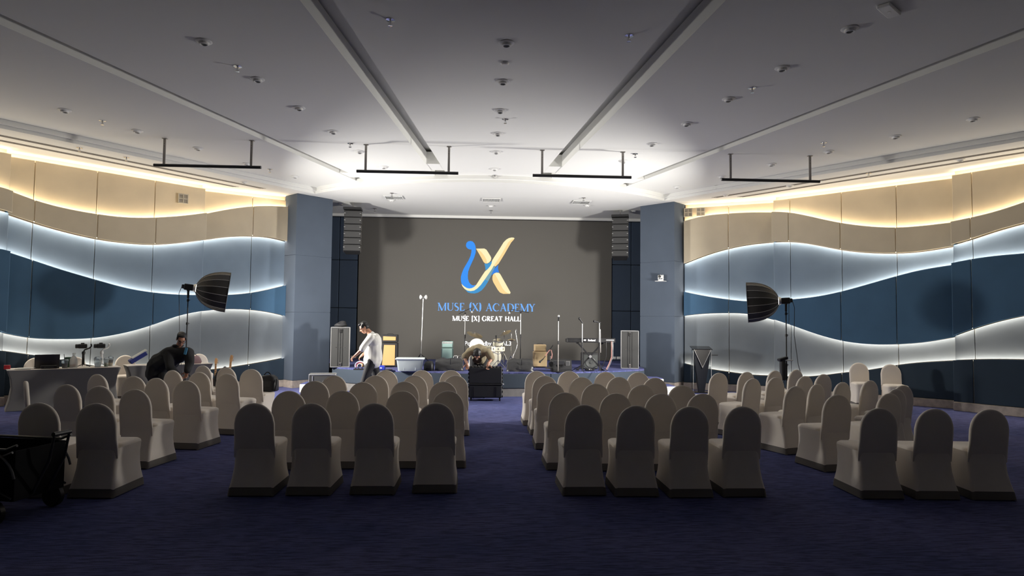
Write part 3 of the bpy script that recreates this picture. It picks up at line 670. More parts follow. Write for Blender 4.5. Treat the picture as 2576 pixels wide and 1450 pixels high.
line_array(888, 509, 'hanging line array speaker above the tall flight case with crumpled cover', R(4), (1, 1.5, 2, 3, 4, 4))
line_array(1560, 528, 'hanging line array speaker above the keyboard side flight case', R(-14), (1, 2, 3, 4, 5, 5))

# ================================================================== WALL VENTS, WALL CAMERA, SOCKETS
def wall_vent(px, py, yplane, lab, ang):
    p = aty(px, py, yplane); t = thing('wall_grille', lab, 'vent', p, ang, 'small square wall grilles'); mb = MB()
    for s in (-1, 0, 1): mb.box((s*.10, 0, 0), (.022, .02, .23), bev=.003); mb.box((0, 0, s*.105), (.22, .02, .022), bev=.003)
    mb.build('frame', mat('vent_beige', (.62, .55, .43), .6), t); MB().box((0, .010, 0), (.21, .012, .21)).build('backing', mat('vent_back', (.30, .27, .22), .8), t, smooth=0)
    for k in range(8): MB().box((0, .002, -.088+.025*k), (.2, .010, .006), M=Matrix.Rotation(R(35), 3, 'X')).build('slat', mat('vent_beige', (1, 1, 1)), t, smooth=0)
def ray_plane(px, py, p0, p1, dep):
    p0, p1 = np.array(p0), np.array(p1); t = (p1-p0)/np.linalg.norm(p1-p0); n = np.array([t[1], -t[0]]); n = n if n[1] < 0 else -n
    q = p0+n*dep; d = ray(px, py); k = (q[0]*n[0]+q[1]*n[1])/(d[0]*n[0]+d[1]*n[1]); return _C+d*k, math.atan2(n[0], -n[1])
for px, py, sgm, lab in ((461, 500, Lw[1], 'square beige air grille high on the wall above the drink table'), (1731, 535, Rw[2], 'square beige air grille on the lectern wall tucked against the column'), (1763, 533, Rw[2], 'square beige air grille on the lectern wall a step away from the column')):
    p, ang = ray_plane(px, py, sgm['p0'], sgm['p1'], -.078); t0 = wall_vent(px, py, p[1], lab, ang)
# PTZ camera on the right column
pk, ang = ray_plane(1666, 708, (5.03, 17.17), (4.33, 17.96), .01)
t = thing('wall_camera', 'small white dome camera on a bracket fixed to the column', 'camera', pk, math.atan2(-.78, -.62)+R(90))
MB().box((0, -.10, -.005), (.24, .20, .012), bev=.003).build('bracket', M_white, t)
MB().lathe([(.065, .001), (.072, .01), (.07, .04), (.05, .05)], 18, (0, -.1, 0)).build('base', M_white, t)
y_ = MB(); [y_.box((s*.062, -.1, .10), (.02, .05, .12), bev=.008) for s in (-1, 1)]; y_.build('yoke', M_white, t)
h_ = MB().ell((0, -.1, .115), (.055, .065, .05)).build('head', M_white, t); MB().cyl((0, -.15, .115), (0, -.175, .115), .033, n=14).build('lens', M_black, h_)
for i, px in enumerate((1545, 1556)):
    p = aty(px, 901, SY+.0); o = MB().box((0, 0, 0), (.11, .012, .075), bev=.004).build('wall_socket', M_white); o.location = (p[0], SY+.012, p[2])
    tag(o, ('white double wall socket low on the wall next to the screen edge', 'white double wall socket low on the wall next to the flight case')[i], 'socket')
p = aty(889, 899, SY); o = MB().box((0, 0, 0), (.16, .012, .075), bev=.004).build('wall_socket', M_white); o.location = (p[0], SY+.012, p[2]); tag(o, 'white wall socket behind the reaching hand of the man in white', 'socket')

# ================================================================== COVERED CHAIRS
def ringpts(hw, y0, y1, rad, n=5):
    pts = rrect(hw, (y1-y0)/2, rad, n); cy = (y0+y1)/2; return [(x, y+cy) for x, y in pts]
def chair_meshes():
    # skirt: loft of rounded rectangles, hem lifted between the feet
    lev = [(.075, .218, -.292, .262, .03), (.16, .205, -.268, .250, .04), (.26, .197, -.246, .243, .05), (.36, .197, -.230, .243, .055), (.43, .204, -.222, .248, .06), (.462, .206, -.218, .250, .06)]
    def ring(l, lift=0.):
        z, hw, y0, y1, rad = l; out = []
        for x, y in ringpts(hw, y0, y1, rad):
            cyy = (y0+y1)/2; ux, uy = abs(x)/hw, abs(y-cyy)/((y1-y0)/2); k = 1-min(ux, uy)
            out.append((x*(1-.10*lift*0), y, z+lift*(1-(1-k)**2.0)))
        return out
    rings = [ring(lev[0], .045), ring(lev[1], .02)]+[ring(l) for l in lev[2:]]
    n = len(rings[0]); mb = MB(); mb.add([p for r_ in rings for p in r_], [(i*n+j, i*n+(j+1) % n, (i+1)*n+(j+1) % n, (i+1)*n+j) for i in range(len(rings)-1) for j in range(n)])
    skirt = mb.mesh('skirt', M_cover, 50)
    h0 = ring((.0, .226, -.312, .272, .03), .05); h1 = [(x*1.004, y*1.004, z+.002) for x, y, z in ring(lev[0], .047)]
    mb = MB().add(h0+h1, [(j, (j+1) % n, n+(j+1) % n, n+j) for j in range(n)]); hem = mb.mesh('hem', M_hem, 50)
    # seat cushion top
    sr = []
    for dz, ins in ((.455, 0.), (.478, .004), (.492, .02), (.500, .06), (.503, .12)):
        sr.append([(x, y, dz) for x, y in ringpts(.206-ins, -.16+ins*.4, .250-ins, .06)])
    mb = MB(); mb.add([p for r_ in sr for p in r_], [(i*n+j, i*n+(j+1) % n, (i+1)*n+(j+1) % n, (i+1)*n+j) for i in range(len(sr)-1) for j in range(n)]+[tuple(range((len(sr)-1)*n, len(sr)*n))])
    seat = mb.mesh('seat', M_cover, 50)
    # backrest: arch outline, rounded edge
    out = []
    def yb(z): return -.218-.042*max(0, (z-.45)/.45)
    w0 = .192
    for z in (.36, .45, .55, .65, .70): out.append((w0+(.006 if z < .5 else 0)+.004*math.sin((z-.36)*6), z))
    for k in range(1, 12):
        a = R(90*k/12); out.append((w0*1.0*math.cos(a), .70+.20*math.sin(a)))
    full = [(x, z) for x, z in out]+[(0, .90)]+[(-x, z) for x, z in out[::-1]]; m = len(full); vs = []
    for ins, dep in ((.030, .030), (.010, .026), (0, .010), (0, -.008), (.010, -.020), (.030, -.024)):
        for x, z in full:
            cx, cz = 0, .62; f = 1-ins/.2; zz = cz+(z-cz)*(1-ins/.28) if z > .6 else z; k_ = min(1, max(0, (zz-.36)/.22)); vs.append((x*f, yb(zz)+(dep if dep > 0 else dep*k_+.012*(1-k_)), zz))
    fs = [(i*m+j, i*m+j+1, (i+1)*m+j+1, (i+1)*m+j) for i in range(5) for j in range(m-1)]
    h = m//2
    for i0, flip in ((0, True), (5*m, False)):
        for j in range(h): 
            q = (i0+j, i0+j+1, i0+m-2-j, i0+m-1-j) if j+1 < m-2-j else (i0+j, i0+j+1, i0+m-1-j)
            fs.append(q[::-1] if flip else q)
    mb = MB().add(vs, fs); back = mb.mesh('backrest', M_cover, 55)
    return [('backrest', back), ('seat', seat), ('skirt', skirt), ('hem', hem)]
CH = chair_meshes()
mb = MB(); mb.cyl((0, 0, .012), (0, 0, .06), .014, .014, 8); mb.cyl((0, 0, 0), (0, 0, .014), .018, .016, 8); FOOT = mb.mesh('chair_foot', M_black)
def chair(px, py, head, label, group, zt=.9, z0=0., pos=None, zscale=1.):
    h = R(head); back = Vector((-math.sin(h), -math.cos(h), 0))*.260
    if pos is None: p = atz(px, py, z0+zt*zscale); loc = Vector((p[0], p[1], z0))-back
    else: loc = Vector(pos)
    t = thing('covered_chair', label, 'chair', loc, -h, group); t.scale = (1, 1, zscale)
    for nm, me in CH: link(nm, me, t)
    for x in (-.195, .195):
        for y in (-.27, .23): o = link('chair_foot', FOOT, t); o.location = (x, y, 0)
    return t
num = ['first', 'second', 'third', 'fourth', 'fifth', 'sixth']
left_c = [[(971, 932), (1061, 932), (1135, 932)], [(840, 945), (945, 945), (1043, 945), (1146, 945)], [(792, 959), (913, 962), (1018, 960.6), (1115, 960.6)], [(727, 984), (862, 983.5), (1012, 984), (1127, 984)], [(640, 1015), (783, 1015), (942, 1015), (1097, 1014)]]
right_c = [[(1350, 934), (1432, 934), (1524, 936), (1605.5, 937)], [(1371, 945.6), (1463.5, 949.5), (1557, 949), (1648, 951)], [(1387.6, 963), (1499, 966), (1615, 969), (1716, 970)], [(1422, 988), (1550, 990), (1663, 991), (1768, 991)], [(1470, 1019), (1601, 1021), (1736.5, 1023), (1869, 1023)]]
for blk, rows, side in ((0, left_c, 'drink table'), (1, right_c, 'lectern')):
    for i, row in enumerate(rows):
        order = row[::-1] if blk == 0 else row
        for j, (px, py) in enumerate(order):
            hd = random.uniform(-1.5, 1.5)+(0 if i < 4 else 0)
            chair(px, py, hd, 'covered chair, inner %s block, %s row from stage, %s from aisle' % (side, num[i], num[j]), 'chairs of the middle block on the %s side' % side)
rs = [[(1809, 938.7, -20), (1879, 936.3, -24), (1950, 933, -26), (2003, 930.5, -26)], [(1894, 952.6, -28), (1952, 949.5, -24), (2025.6, 946.5, -24), (2072, 942, -22)],
      [(2002.5, 972, -20), (2056, 966.5, -32), (2120, 962, -27), (2189, 957.5, -24)], [(2107.5, 993.7, -10), (2238, 990, -16), (2255, 979, -20), (2272, 970, -16)], [(2212.6, 1027.4, 1), (2351.6, 1029, 2), (2490.6, 1030.5, 3)]]
ls = [[(631.5, 929, 8), (569, 924.5, 18), (510, 920, 24)], [(571, 940.6, 14), (501, 936.5, 15), (434, 932, 24)], [(468.5, 957.8, 9), (393, 951.5, 18), (336, 947, 12)], [(339.5, 980, 8), (250, 971.5, 10), (244.6, 942, 22)], [(168, 967.5, 15), (64, 959, 56)], [(241.6, 1015, 2), (97.8, 1014, 1)]]
for rows, side in ((rs, 'lectern'), (ls, 'drink table')):
    for i, row in enumerate(rows):
        for j, (px, py, hd) in enumerate(row):
            chair(px, py, hd, 'covered chair, outer %s block, %s row from stage, %s from aisle' % (side, num[i], num[j]), 'chairs of the outer block by the %s wall' % side)
for px, py, hd, lab in ((2160, 913, 194, 'lit covered chair facing the rows against the lectern wall, closer to the lectern'), (2240, 917, 196, 'lit covered chair facing the rows against the lectern wall, farther from the lectern')):
    h = R(hd); p = atz(px, py, .9); bk = Vector((-math.sin(h), -math.cos(h), 0))*.26; chair(px, py, hd, lab, 'pair of chairs against the lectern wall')
# ================================================================== STUDIO SOFTBOXES
M_diff = emat('softbox_diffuser', (1., .965, .91), SOFTBOX_POWER)
M_sbfab = mat('softbox_fabric', (.022, .021, .020), .5, bump=.25, scale=60, spec=.5)
M_rib = mat('softbox_piping', (.42, .41, .40), .5)
def softbox(O, az, tilt, lab, standlab, extras):
    O = Vector(O); a = Vector((math.sin(az)*math.cos(tilt), math.cos(az)*math.cos(tilt), math.sin(tilt))); u, v, _ = basis(a)
    hb = O-a*.74; base = Vector((hb.x, hb.y, 0))
    t = thing('studio_softbox', lab, 'studio light', base, 0, 'studio softboxes'); o = O-base; D, RR, N = .60, .415, 16
    def pt(k, h): r_ = max(.07, RR*math.sqrt(max(1-(max(h, 0)/(D+.008))**2.2, 0))); an = 2*math.pi*(k+.5)/N; return o-a*h+(u*math.cos(an)+v*math.sin(an))*r_
    hs = [0, .10, .20, .30, .39, .46, .52, .56, .585, .598]
    for k in range(N):
        vs = []
        for h in hs: vs += [pt(k, h), pt(k+1, h)]
        n = len(vs); cen = [sum((Vector(q) for q in vs), Vector())/n]; nrm = [(Vector(q)-(o-a*.3)) for q in vs]
        vin = [Vector(q)+(o-a*min(h, .5)-Vector(q)).normalized()*.006 for q, h in zip(vs, [h for h in hs for _ in (0, 1)])]
        fs = [(2*i, 2*i+1, 2*i+3, 2*i+2) for i in range(len(hs)-1)]; fs2 = [tuple(x+n for x in f[::-1]) for f in fs]
        mb = MB().add(list(vs)+vin, fs+fs2+[(0, n, n+1, 1)]); mb.m = [0]*len(fs)+[1]*len(fs2)+[0]
        mb.build('fabric_gore', [M_sbfab, M_sbfab], t, smooth=25)
        MB().tube([pt(k, h)+(pt(k, h)-(o-a*h)).normalized()*.003 for h in hs], .0045, 5).build('rib', M_rib, t)
    MB().tube([pt(k, -.004) for k in range(N)], .008, 6, closed=True).build('rim', M_black, t)
    mb = MB(); vs = [o-a*.17]+[o-a*.17+(pt(k, .17)-(o-a*.17))*.97 for k in range(N)]; mb.add(vs, [(0, 1+k, 1+(k+1) % N) for k in range(N)]); mb.build('diffuser', M_diff, t, smooth=0)
    MB().lathe([(.085, .0), (.09, .012), (.075, .03), (.07, .05)], 20, o-a*.60, -a).build('speed_ring', M_alu, t)
    M3 = ortho(a); hd = MB().box(o-a*.735, (.115, .17, .125), M=M3, bev=.012); hd.cyl(o-a*.64, o-a*.66, .06, n=16); hd.box(o-a*.84, (.08, .05, .08), M=M3, bev=.01); hd.build('lamp_head', M_black, t)
    yk = MB(); yk.cyl(Vector((0, 0, (o-a*.74).z-.22)), Vector((0, 0, (o-a*.74).z-.06)), .022, n=10); yk.box((0, 0, (o-a*.74).z-.06), (.05, .05, .05), bev=.01); yk.build('bracket', M_black, t)
    # stand
    zt = (o-a*.74).z-.2
    st = MB(); st.cyl((0, 0, .12), (0, 0, zt*.45), .017, n=10); st.cyl((0, 0, zt*.45), (0, 0, zt*.75), .014, n=10); st.cyl((0, 0, zt*.75), (0, 0, zt), .011, n=10)
    for q in (.45, .75, .97): st.cyl((0, 0, zt*q-.03), (0, 0, zt*q+.02), .024, n=10); st.cyl((.0, 0, zt*q), (.045, 0, zt*q), .006, n=6)
    st.build('stand_pole', M_black, t)
    for k in range(3):
        an = R(20+120*k); d = Vector((math.cos(an), math.sin(an), 0)); l = MB(); l.cyl(Vector((0, 0, .62))+d*.03, d*.40+Vector((0, 0, .015)), .011, n=8); l.cyl((0, 0, .2), d*.27+Vector((0, 0, .33)), .007, n=6); l.build('tripod_leg', M_black, t)
    q = o-a*.86; pts = [q, q-a*.05+Vector((0, 0, -.15)), q-a*.03+Vector((0, 0, -.6)), q+Vector((0, 0, -1.2)), Vector((q.x*.5, q.y*.5, .5)), Vector((.05, .02, .3))]
    if extras == 'bag':
        pts = [q, q-a*.04+Vector((0, 0, -.15)), q-a*.03+Vector((0, 0, -.7)), q-a*.10+Vector((0, 0, -1.3)), q-a*.22+Vector((0, 0, -1.75)), Vector(((q-a*.3).x, (q-a*.3).y, .012))]
    c2 = []
    for i in range(len(pts)-1): c2 += [pts[i].lerp(pts[i+1], k/4) for k in range(4)]
    MB().tube(c2+[pts[-1]], .006, 6).build('power_cable', M_black, t)
    if extras == 'bag':
        bx = MB().box((-.10, -.04, .80), (.10, .10, .42), rz=.3, bev=.02); bx.box((-.10, -.05, 1.02), (.19, .12, .06), M=Matrix.Rotation(R(-18), 3, 'Y'), bev=.015); b_ = bx.build('power_supply', M_black, t)
        MB().box((.04, -.03, .99), (.15, .03, .02), bev=.004).build('clamp', M_alu, t)
    return t
softbox((-5.20, 14.26, 2.25), R(70), R(-7), 'black parabolic softbox on a stand behind the man in the black jacket', '', '')
softbox((5.56, 13.74, 2.16), R(-68), R(-3), 'black parabolic softbox with a hanging power supply near the lectern', '', 'bag')

# ================================================================== LECTERN
p = atz(1764, 988, 0); t = thing('lectern', 'black tapered lectern with a V-shaped front and clear acrylic sides', 'lectern', (p[0], p[1], 0), R(-8))
HL = 1.10
MB().box((0, .02, .012), (.46, .38, .024), bev=.004).build('base_plate', mat('gloss_black', (.01, .01, .011), .15), t)
mb = MB(); vs = []
for z, hw, hd in ((.024, .065, .10), (.72, .165, .13), (HL-.04, .205, .16)): vs += [(-hw, -hd, z), (hw, -hd, z), (hw, hd, z), (-hw, hd, z)]
mb.add(vs, [(i*4+j, i*4+(j+1) % 4, i*4+4+(j+1) % 4, i*4+4+j) for i in range(2) for j in range(4)]+[(3, 2, 1, 0), (8, 9, 10, 11)]); mb.build('body', mat('satin_black', (.012, .014, .018), .4), t, smooth=20)
tri = [(-.205, HL-.03), (.205, HL-.03), (0, .62)]
MB().flat((0, -.175, 0), (1, 0, 0), (0, 0, 1), tri, 0, .012).build('front_plate', mat('smoked_panel', (.05, .048, .046), .3), t, smooth=0)
ed = MB(); [ed.tube([(a[0], -.19, a[1]), (b[0], -.19, b[1])], .0055, 5) for a, b in ((tri[0], tri[2]), (tri[2], tri[1]))]; ed.build('edge_strip', M_alu, t)
for x, z in ((-.165, HL-.06), (.165, HL-.06), (0, .66)): MB().cyl((x, -.186, z), (x, -.202, z), .016, n=12).build('standoff', M_chrome, t)
for s in (-1, 1): MB().flat((s*.215, -.15, .024), (0, 1, 0), (0, 0, 1), [(0, 0), (.3, 0), (.3, HL-.08), (0, HL-.08)], -.005, .005).build('acrylic_side', M_glass, t, smooth=0); MB().tube([(s*.215, -.152, .024), (s*.218, -.152, HL-.05)], .004, 5).build('side_rod', M_alu, t)
MB().box((0, .02, HL), (.48, .42, .022), M=Matrix.Rotation(R(8), 3, 'X'), bev=.004).build('desk_top', mat('gloss_black', (1, 1, 1)), t)
MB().box((.31, 0, .93), (.17, .12, .016), bev=.003).build('side_shelf', M_black, t)

# ================================================================== DRINK TABLE
TA = Vector((-8.45, 12.62, 0)); TT = Vector((.82, .572, 0)).normalized(); TN = Vector((-TT.y, TT.x, 0)); TZ = .745; TANG = math.atan2(TT.y, TT.x)
def tb_s(px, off):
    lo, hi = -1., 5.
    for _ in range(40):
        m = (lo+hi)/2; q = TA+TT*m+TN*off
        if proj((q.x, q.y, .8))[0] < px: lo = m
        else: hi = m
    return lo
def tb(px, off, z=TZ): q = TA+TT*tb_s(px, off)+TN*off; return Vector((q.x, q.y, z))
def covered_table(s0, L, lab, off=0.):
    c = TA+TT*(s0+L/2)+TN*(.26+off); t = thing('covered_table', lab, 'table', c, TANG); rings = []
    for z, ins, hd in ((0., .0, .26), (.05, .012, .258), (.2, .05, .252), (.4, .075, .25), (.58, .055, .252), (.70, .012, .258), (.735, 0, .26)):
        rings.append([(x, y, z+(0 if z > .01 else .03*(1-min(1, max(abs(abs(x)/(L/2))**6, 0))))) for x, y in rrect(L/2-ins, hd, .03, 3)])
    n = len(rings[0]); MB().add([p_ for r_ in rings for p_ in r_], [(i*n+j, i*n+(j+1) % n, i*n+n+(j+1) % n, i*n+n+j) for i in range(len(rings)-1) for j in range(n)]).build('table_cover', M_grayc, t)
    MB().box((0, 0, .739), (L, .525, .012), bev=.005).build('table_top', M_cover, t)
    return t
covered_table(0, 1.80, 'grey stretch-covered table holding the laptop and cameras'); covered_table(1.93, 1.62, 'grey stretch-covered table behind the man in the black jacket', .22)
hd_t = math.degrees(math.atan2(-TN.x, -TN.y))      # facing from the wall to the table
for px, lab in ((92, 'pale covered chair tucked behind the open laptop'), (193, 'pale covered chair tucked behind the clear plastic bag on the table'), (326, 'pale covered chair tucked behind the blue folder'), (516, 'pale covered chair behind the pink bag and guitars')):
    s_ = tb_s(px, .80); q = TA+TT*s_+TN*(.86 if s_ < 1.75 else 1.10); chair(0, 0, hd_t, lab, 'chairs behind the drink table', pos=(q.x, q.y, 0))
def tthing(name, lab, cat, px, off, rz=0.): return thing(name, lab, cat, tb(px, off), TANG+rz)
# laptop, seen from behind
t = tthing('laptop', 'open dark grey laptop seen from behind', 'laptop', 118, .20)
MB().box((0, .13, .008), (.39, .27, .016), bev=.005).build('keyboard_base', mat('space_grey', (.09, .085, .085), .4, .6), t)
MB().box((0, -.035, .135), (.39, .010, .26), M=Matrix.Rotation(R(12), 3, 'X'), bev=.004).build('lid', mat('space_grey', (1, 1, 1)), t)
t = tthing('router', 'black flat router box in front of the laptop', 'router', 123, .08); MB().box((0, 0, .035), (.26, .09, .06), bev=.01).build('body', M_black, t)
mb = MB(); [mb.box((-.06+.03*k, -.046, .03), (.008, .004, .006)) for k in range(5)]; mb.build('indicator_row', mat('led_off_white', (.6, .6, .6), .4), t, smooth=0)
t = tthing('tin', 'small red tin at the end of the table', 'tin', 18, .2); MB().box((0, 0, .035), (.10, .07, .07), bev=.01).build('body', mat('red_tin', (.42, .02, .03), .35), t); MB().box((0, 0, .074), (.098, .068, .01), bev=.003).build('lid', mat('red_tin', (1, 1, 1)), t)
for k, (px, off, rz) in enumerate(((36, .14, .1), (58, .10, -.1), (66, .17, .25))):
    o = MB().box((0, 0, .004+.0085*k), (.24, .17, .006)).build('paper', mat('white_paper', (.75, .74, .70), .7), smooth=0); o.location = tb(px, off); o.rotation_euler = (0, 0, TANG+rz)
    tag(o, ('loose white papers lying beside the red tin', 'loose white paper between the red tin and the laptop', 'loose white paper beside the open laptop')[k], 'paper')
def cup(px, off, lab, h, r_, liquid, dome, straw=True, name='drink_cup'):
    t = tthing(name, lab, 'cup', px, off)
    MB().lathe([(r_*.72, 0), (r_*.74, .003), (r_, h), (r_*1.04, h+.004), (r_*.97, h+.002), (r_*.70, .006)], 18).build('cup_wall', M_clear, t)
    z0 = .007
    for col, f in liquid:
        z1 = z0+h*f; ra, rb = r_*(.69+.27*z0/h), r_*(.69+.27*z1/h); MB().lathe([(ra, z0), (rb, z1)], 16).build('drink', mat('drink_%d_%d' % (int(col[0]*99), int(col[1]*99)), col, .25), t); z0 = z1
    if dome: MB().lathe([(r_*1.06, h), (r_*1.03, h+r_*.4), (r_*.75, h+r_*.85), (r_*.3, h+r_*1.02), (r_*.28, h+r_*1.0), (r_*.98, h+.006)], 18).build('dome_lid', M_clear, t)
    else: MB().lathe([(r_*1.06, h-.004), (r_*1.06, h+.012), (r_*.9, h+.014), (.004, h+.014)], 18).build('flat_lid', M_clear, t)
    if straw: MB().cyl((.01, 0, .01), (-.02, 0, h+.11), .005, n=8).build('straw', M_black, t)
cup(163, .10, 'clear cup of dark cola with a black straw', .155, .058, [((.02, .006, .004), .55)], False)
cup(246, .12, 'large empty clear cup with a dome lid', .14, .068, [((.6, .62, .62), .08)], True, False)
cup(267, .15, 'clear dome-lidded cup with green drink left', .14, .045, [((.12, .22, .03), .3), ((.5, .5, .4), .25)], True, False)
cup(278, .30, 'clear dome-lidded cup layered brown over cream', .15, .05, [((.62, .42, .22), .42), ((.07, .025, .012), .4)], True, False)
t = tthing('notebook', 'dark green notebook standing upright behind the cola', 'notebook', 171, .26); MB().box((0, 0, .10), (.11, .02, .20), M=Matrix.Rotation(R(-6), 3, 'X'), bev=.003).build('cover', mat('green_cover', (.06, .12, .08), .6), t); MB().box((.004, .0, .10), (.104, .012, .19), M=Matrix.Rotation(R(-6), 3, 'X')).build('pages', mat('white_paper', (1, 1, 1)), t, smooth=0)
t = tthing('plastic_bag', 'knotted clear plastic bag with red fruit inside', 'bag', 185, .16)
prof = [(.058, 0), (.066, .03), (.066, .10), (.060, .16), (.040, .20), (.020, .225), (.024, .25), (.03, .275), (.01, .28)]; mb = MB().lathe(prof, 18)
mb.v = [(x*(1+.10*math.sin(5*math.atan2(y, x)+z*30)), y*(1+.10*math.sin(5*math.atan2(y, x)+z*30)), z) for x, y, z in mb.v]; mb.build('bag', mat('hazy_plastic', (.82, .85, .84), .35, trans=.6), t)
for k in range(7): MB().ell((.03*math.cos(k*2.4), .03*math.sin(k*2.4), .03+.012*(k % 3)), (.017, .015, .017), nu=8, nv=6).build('fruit', mat('red_fruit', (.35, .06, .03), .4), t)
def gimbal(px, lab, m_arm, z_cam, sx):
    t = tthing('camera_gimbal', lab, 'camera', px, .34)
    for k in range(3): a = R(90+120*k); MB().cyl((0, 0, .05), (.13*math.cos(a), .13*math.sin(a), .010), .008, n=8).build('mini_leg', M_black, t)
    MB().lathe([(.02, .04), (.024, .06), (.022, .24), (.03, .25), (.03, .29), (.02, .30)], 14).build('grip', m_arm, t)
    MB().tube([(0, 0, .29), (sx*.02, 0, .33), (sx*.10, .02, .36), (sx*.13, .02, .40), (sx*.12, 0, .44)], .014, 8).build('gimbal_arm', m_arm, t)
    c = MB().box((-sx*.02, 0, z_cam), (.15, .09, .085), bev=.012); c.box((-sx*.02, 0, z_cam+.05), (.06, .05, .03), bev=.008); cb = c.build('camera_body', M_black, t)
    l = MB().cyl((-sx*.09, 0, z_cam), (-sx*.13, 0, z_cam), .038, .042, 16); l.cyl((-sx*.13, 0, z_cam), (-sx*.14, 0, z_cam), .036, n=16); l.build('lens', M_black, cb)
    return t
gimbal(209, 'black camera gimbal standing on the drink table', M_black, .40, 1)
gimbal(255, 'white camera gimbal holding a black camera', M_white, .40, 1)
t = tthing('folder', 'blue ring folder with white sheets leaning on the table', 'folder', 346, .20)
Mf = Matrix.Rotation(R(-33), 3, 'Y'); MB().box((0, 0, .165), (.34, .22, .085), M=Mf, bev=.012).build('cover', mat('blue_vinyl', (.035, .05, .24), .45), t); MB().box((.02, 0, .235), (.30, .20, .025), M=Mf).build('sheets', mat('white_paper', (1, 1, 1)), t, smooth=0)
t = tthing('handbag', 'dusty pink bag slumped on the table behind the man in the black jacket', 'bag', 489, .42)
mb = MB(); rr = []
for z, a, b in ((0, .13, .07), (.04, .135, .075), (.10, .10, .06), (.15, .055, .035), (.165, .02, .012)): rr.append([(x+.02*z/.165*2, y, z) for x, y in rrect(a, b, min(b*.9, .05), 3)])
n = len(rr[0]); mb.add([q for r_ in rr for q in r_], [(i*n+j, i*n+(j+1) % n, i*n+n+(j+1) % n, i*n+n+j) for i in range(4) for j in range(n)]+[tuple(range(4*n, 5*n)), tuple(range(n))[::-1]]).build('body', mat('pink_leather', (.45, .30, .33), .5), t)
MB().tube([(-.05+.01*k, -.01, .14+.06*math.sin(k/10*math.pi)) for k in range(11)], .006, 6).build('handle', M_black, t)
# guitars leaning in stands beyond the chairs
def guitar(px, py_top, Y, lab, col, necks, lean):
    p = aty(px, py_top, Y); t = thing('electric_guitar', lab, 'guitar', (p[0], Y, 0), R(8)); H_ = p[2]; L = Matrix.Rotation(R(lean), 3, 'Y'); T_ = lambda v: L@Vector(v)
    k_ = H_/.98; body = [(-.16, .0), (-.19, .10), (-.15, .22), (-.18, .32), (-.12, .40), (-.04, .36), (.04, .36), (.11, .41), (.17, .32), (.14, .22), (.19, .10), (.15, .0), (0, -.04)]
    o = T_((0, 0, .07*k_)); u, v = T_((1, 0, 0)), T_((0, 0, 1))
    MB().flat(o, u, v, [(x*k_*.9, z*k_*.85) for x, z in body], -.02, .022).build('body', mat(col[0], col[1], .25), t, smooth=0)
    nk = MB().box(o+v*(.50*k_)-T_((0, .028, 0)), (.05*k_, .022, .48*k_), M=L, bev=.004).build('neck', M_wood, t)
    for j in range(9): MB().box(o+v*((.33+.05*j)*k_)-T_((0, .041, 0)), (.048*k_, .004, .012 if necks else .003), M=L).build('fret', mat('fret_dark', (.05, .03, .02), .5) if necks else M_chrome, nk, smooth=0)
    hs = MB().flat(o+v*(.74*k_)-T_((0, .02, 0)), u, v, [(-.03*k_, 0), (.03*k_, 0), (.042*k_, .10*k_), (.03*k_, .165*k_), (-.02*k_, .165*k_), (-.035*k_, .08*k_)], -.008, .008).build('headstock', M_wood, t, smooth=0)
    for j in range(6): MB().cyl(o+v*((.76+.022*j)*k_)+u*.03, o+v*((.76+.022*j)*k_)+u*.055, .006, n=6).build('tuning_peg', M_chrome, hs)
    return t
guitar(544, 901, 16.05, 'dark guitar with a banded fretboard standing behind the chairs', ('guitar_dark', (.05, .03, .025)), True, 0)
guitar(576, 893, 15.9, 'guitar with a plain maple headstock standing behind the chairs', ('guitar_sun', (.42, .16, .05)), False, 4)

# ================================================================== ON THE STAGE
def sp(px, Y): p = aty(px, 800, Y); return Vector((p[0], Y, STZ))
def zat(py, px, Y): return aty(px, py, Y)[2]
# tall flight cases
def flight_case(px, Y, w_, d_, h_, lab, rz, z0=STZ, small=False):
    p = sp(px, Y); p.z = z0; t = thing('flight_case', lab, 'case', p, rz, None)
    MB().box((0, 0, h_/2), (w_-.02, d_-.02, h_-.02), bev=.004).build('panel_body', mat('case_grey', (.036, .036, .034), .6, bump=.1, scale=300), t)
    e = .018
    for x in (-1, 1):
        for y in (-1, 1): MB().box((x*(w_/2-e/2), y*(d_/2-e/2), h_/2), (e, e, h_), bev=.005).build('corner_post', M_alu, t)
    for z in (e/2, h_-e/2):
        for y in (-1, 1): MB().box((0, y*(d_/2-e/2), z), (w_-e*2, e, e), bev=.005).build('edge_rail', M_alu, t)
        for x in (-1, 1): MB().box((x*(w_/2-e/2), 0, z), (e, d_-e*2, e), bev=.005).build('edge_rail', M_alu, t)
    if not small:
        for x in (-.055, 0, .055): MB().box((x, -d_/2+.004, h_/2), (.005, .006, h_-.08)).build('seam_strip', M_blackm, t, smooth=0)
        for z in (.07, h_-.09):
            l = MB().box((0, -d_/2-.004, z), (.055, .014, .09), bev=.004).build('latch', M_chrome, t); MB().box((0, -d_/2-.013, z), (.02, .008, .05)).build('latch_lever', M_black, l, smooth=0)
        for k in (-1, 0, 1): MB().cyl((k*.1, -d_/2+.006, h_*.5), (k*.1, -d_/2-.004, h_*.5), .008, n=8).build('rivet', M_chrome, t)
    else:
        MB().box((.05, -d_/2-.004, h_*.62), (.1, .012, .07), bev=.004).build('latch', M_chrome, t); MB().box((-w_*.36, -d_/2+.002, h_/2), (.02, .006, h_-.07)).build('seam_strip', M_alu, t, smooth=0)
    return t
flight_case(858, 16.95, .46, .5, .98, 'tall grey flight case with a crumpled black cover on top', R(10)); flight_case(1584, 17.25, .45, .5, .96, 'tall grey flight case on the keyboard side of the stage', R(-11))
q = sp(858, 16.95); t = thing('crumpled_cover', 'crumpled black cloth cover on the tall flight case', 'cover', (q.x, q.y, STZ+.98))
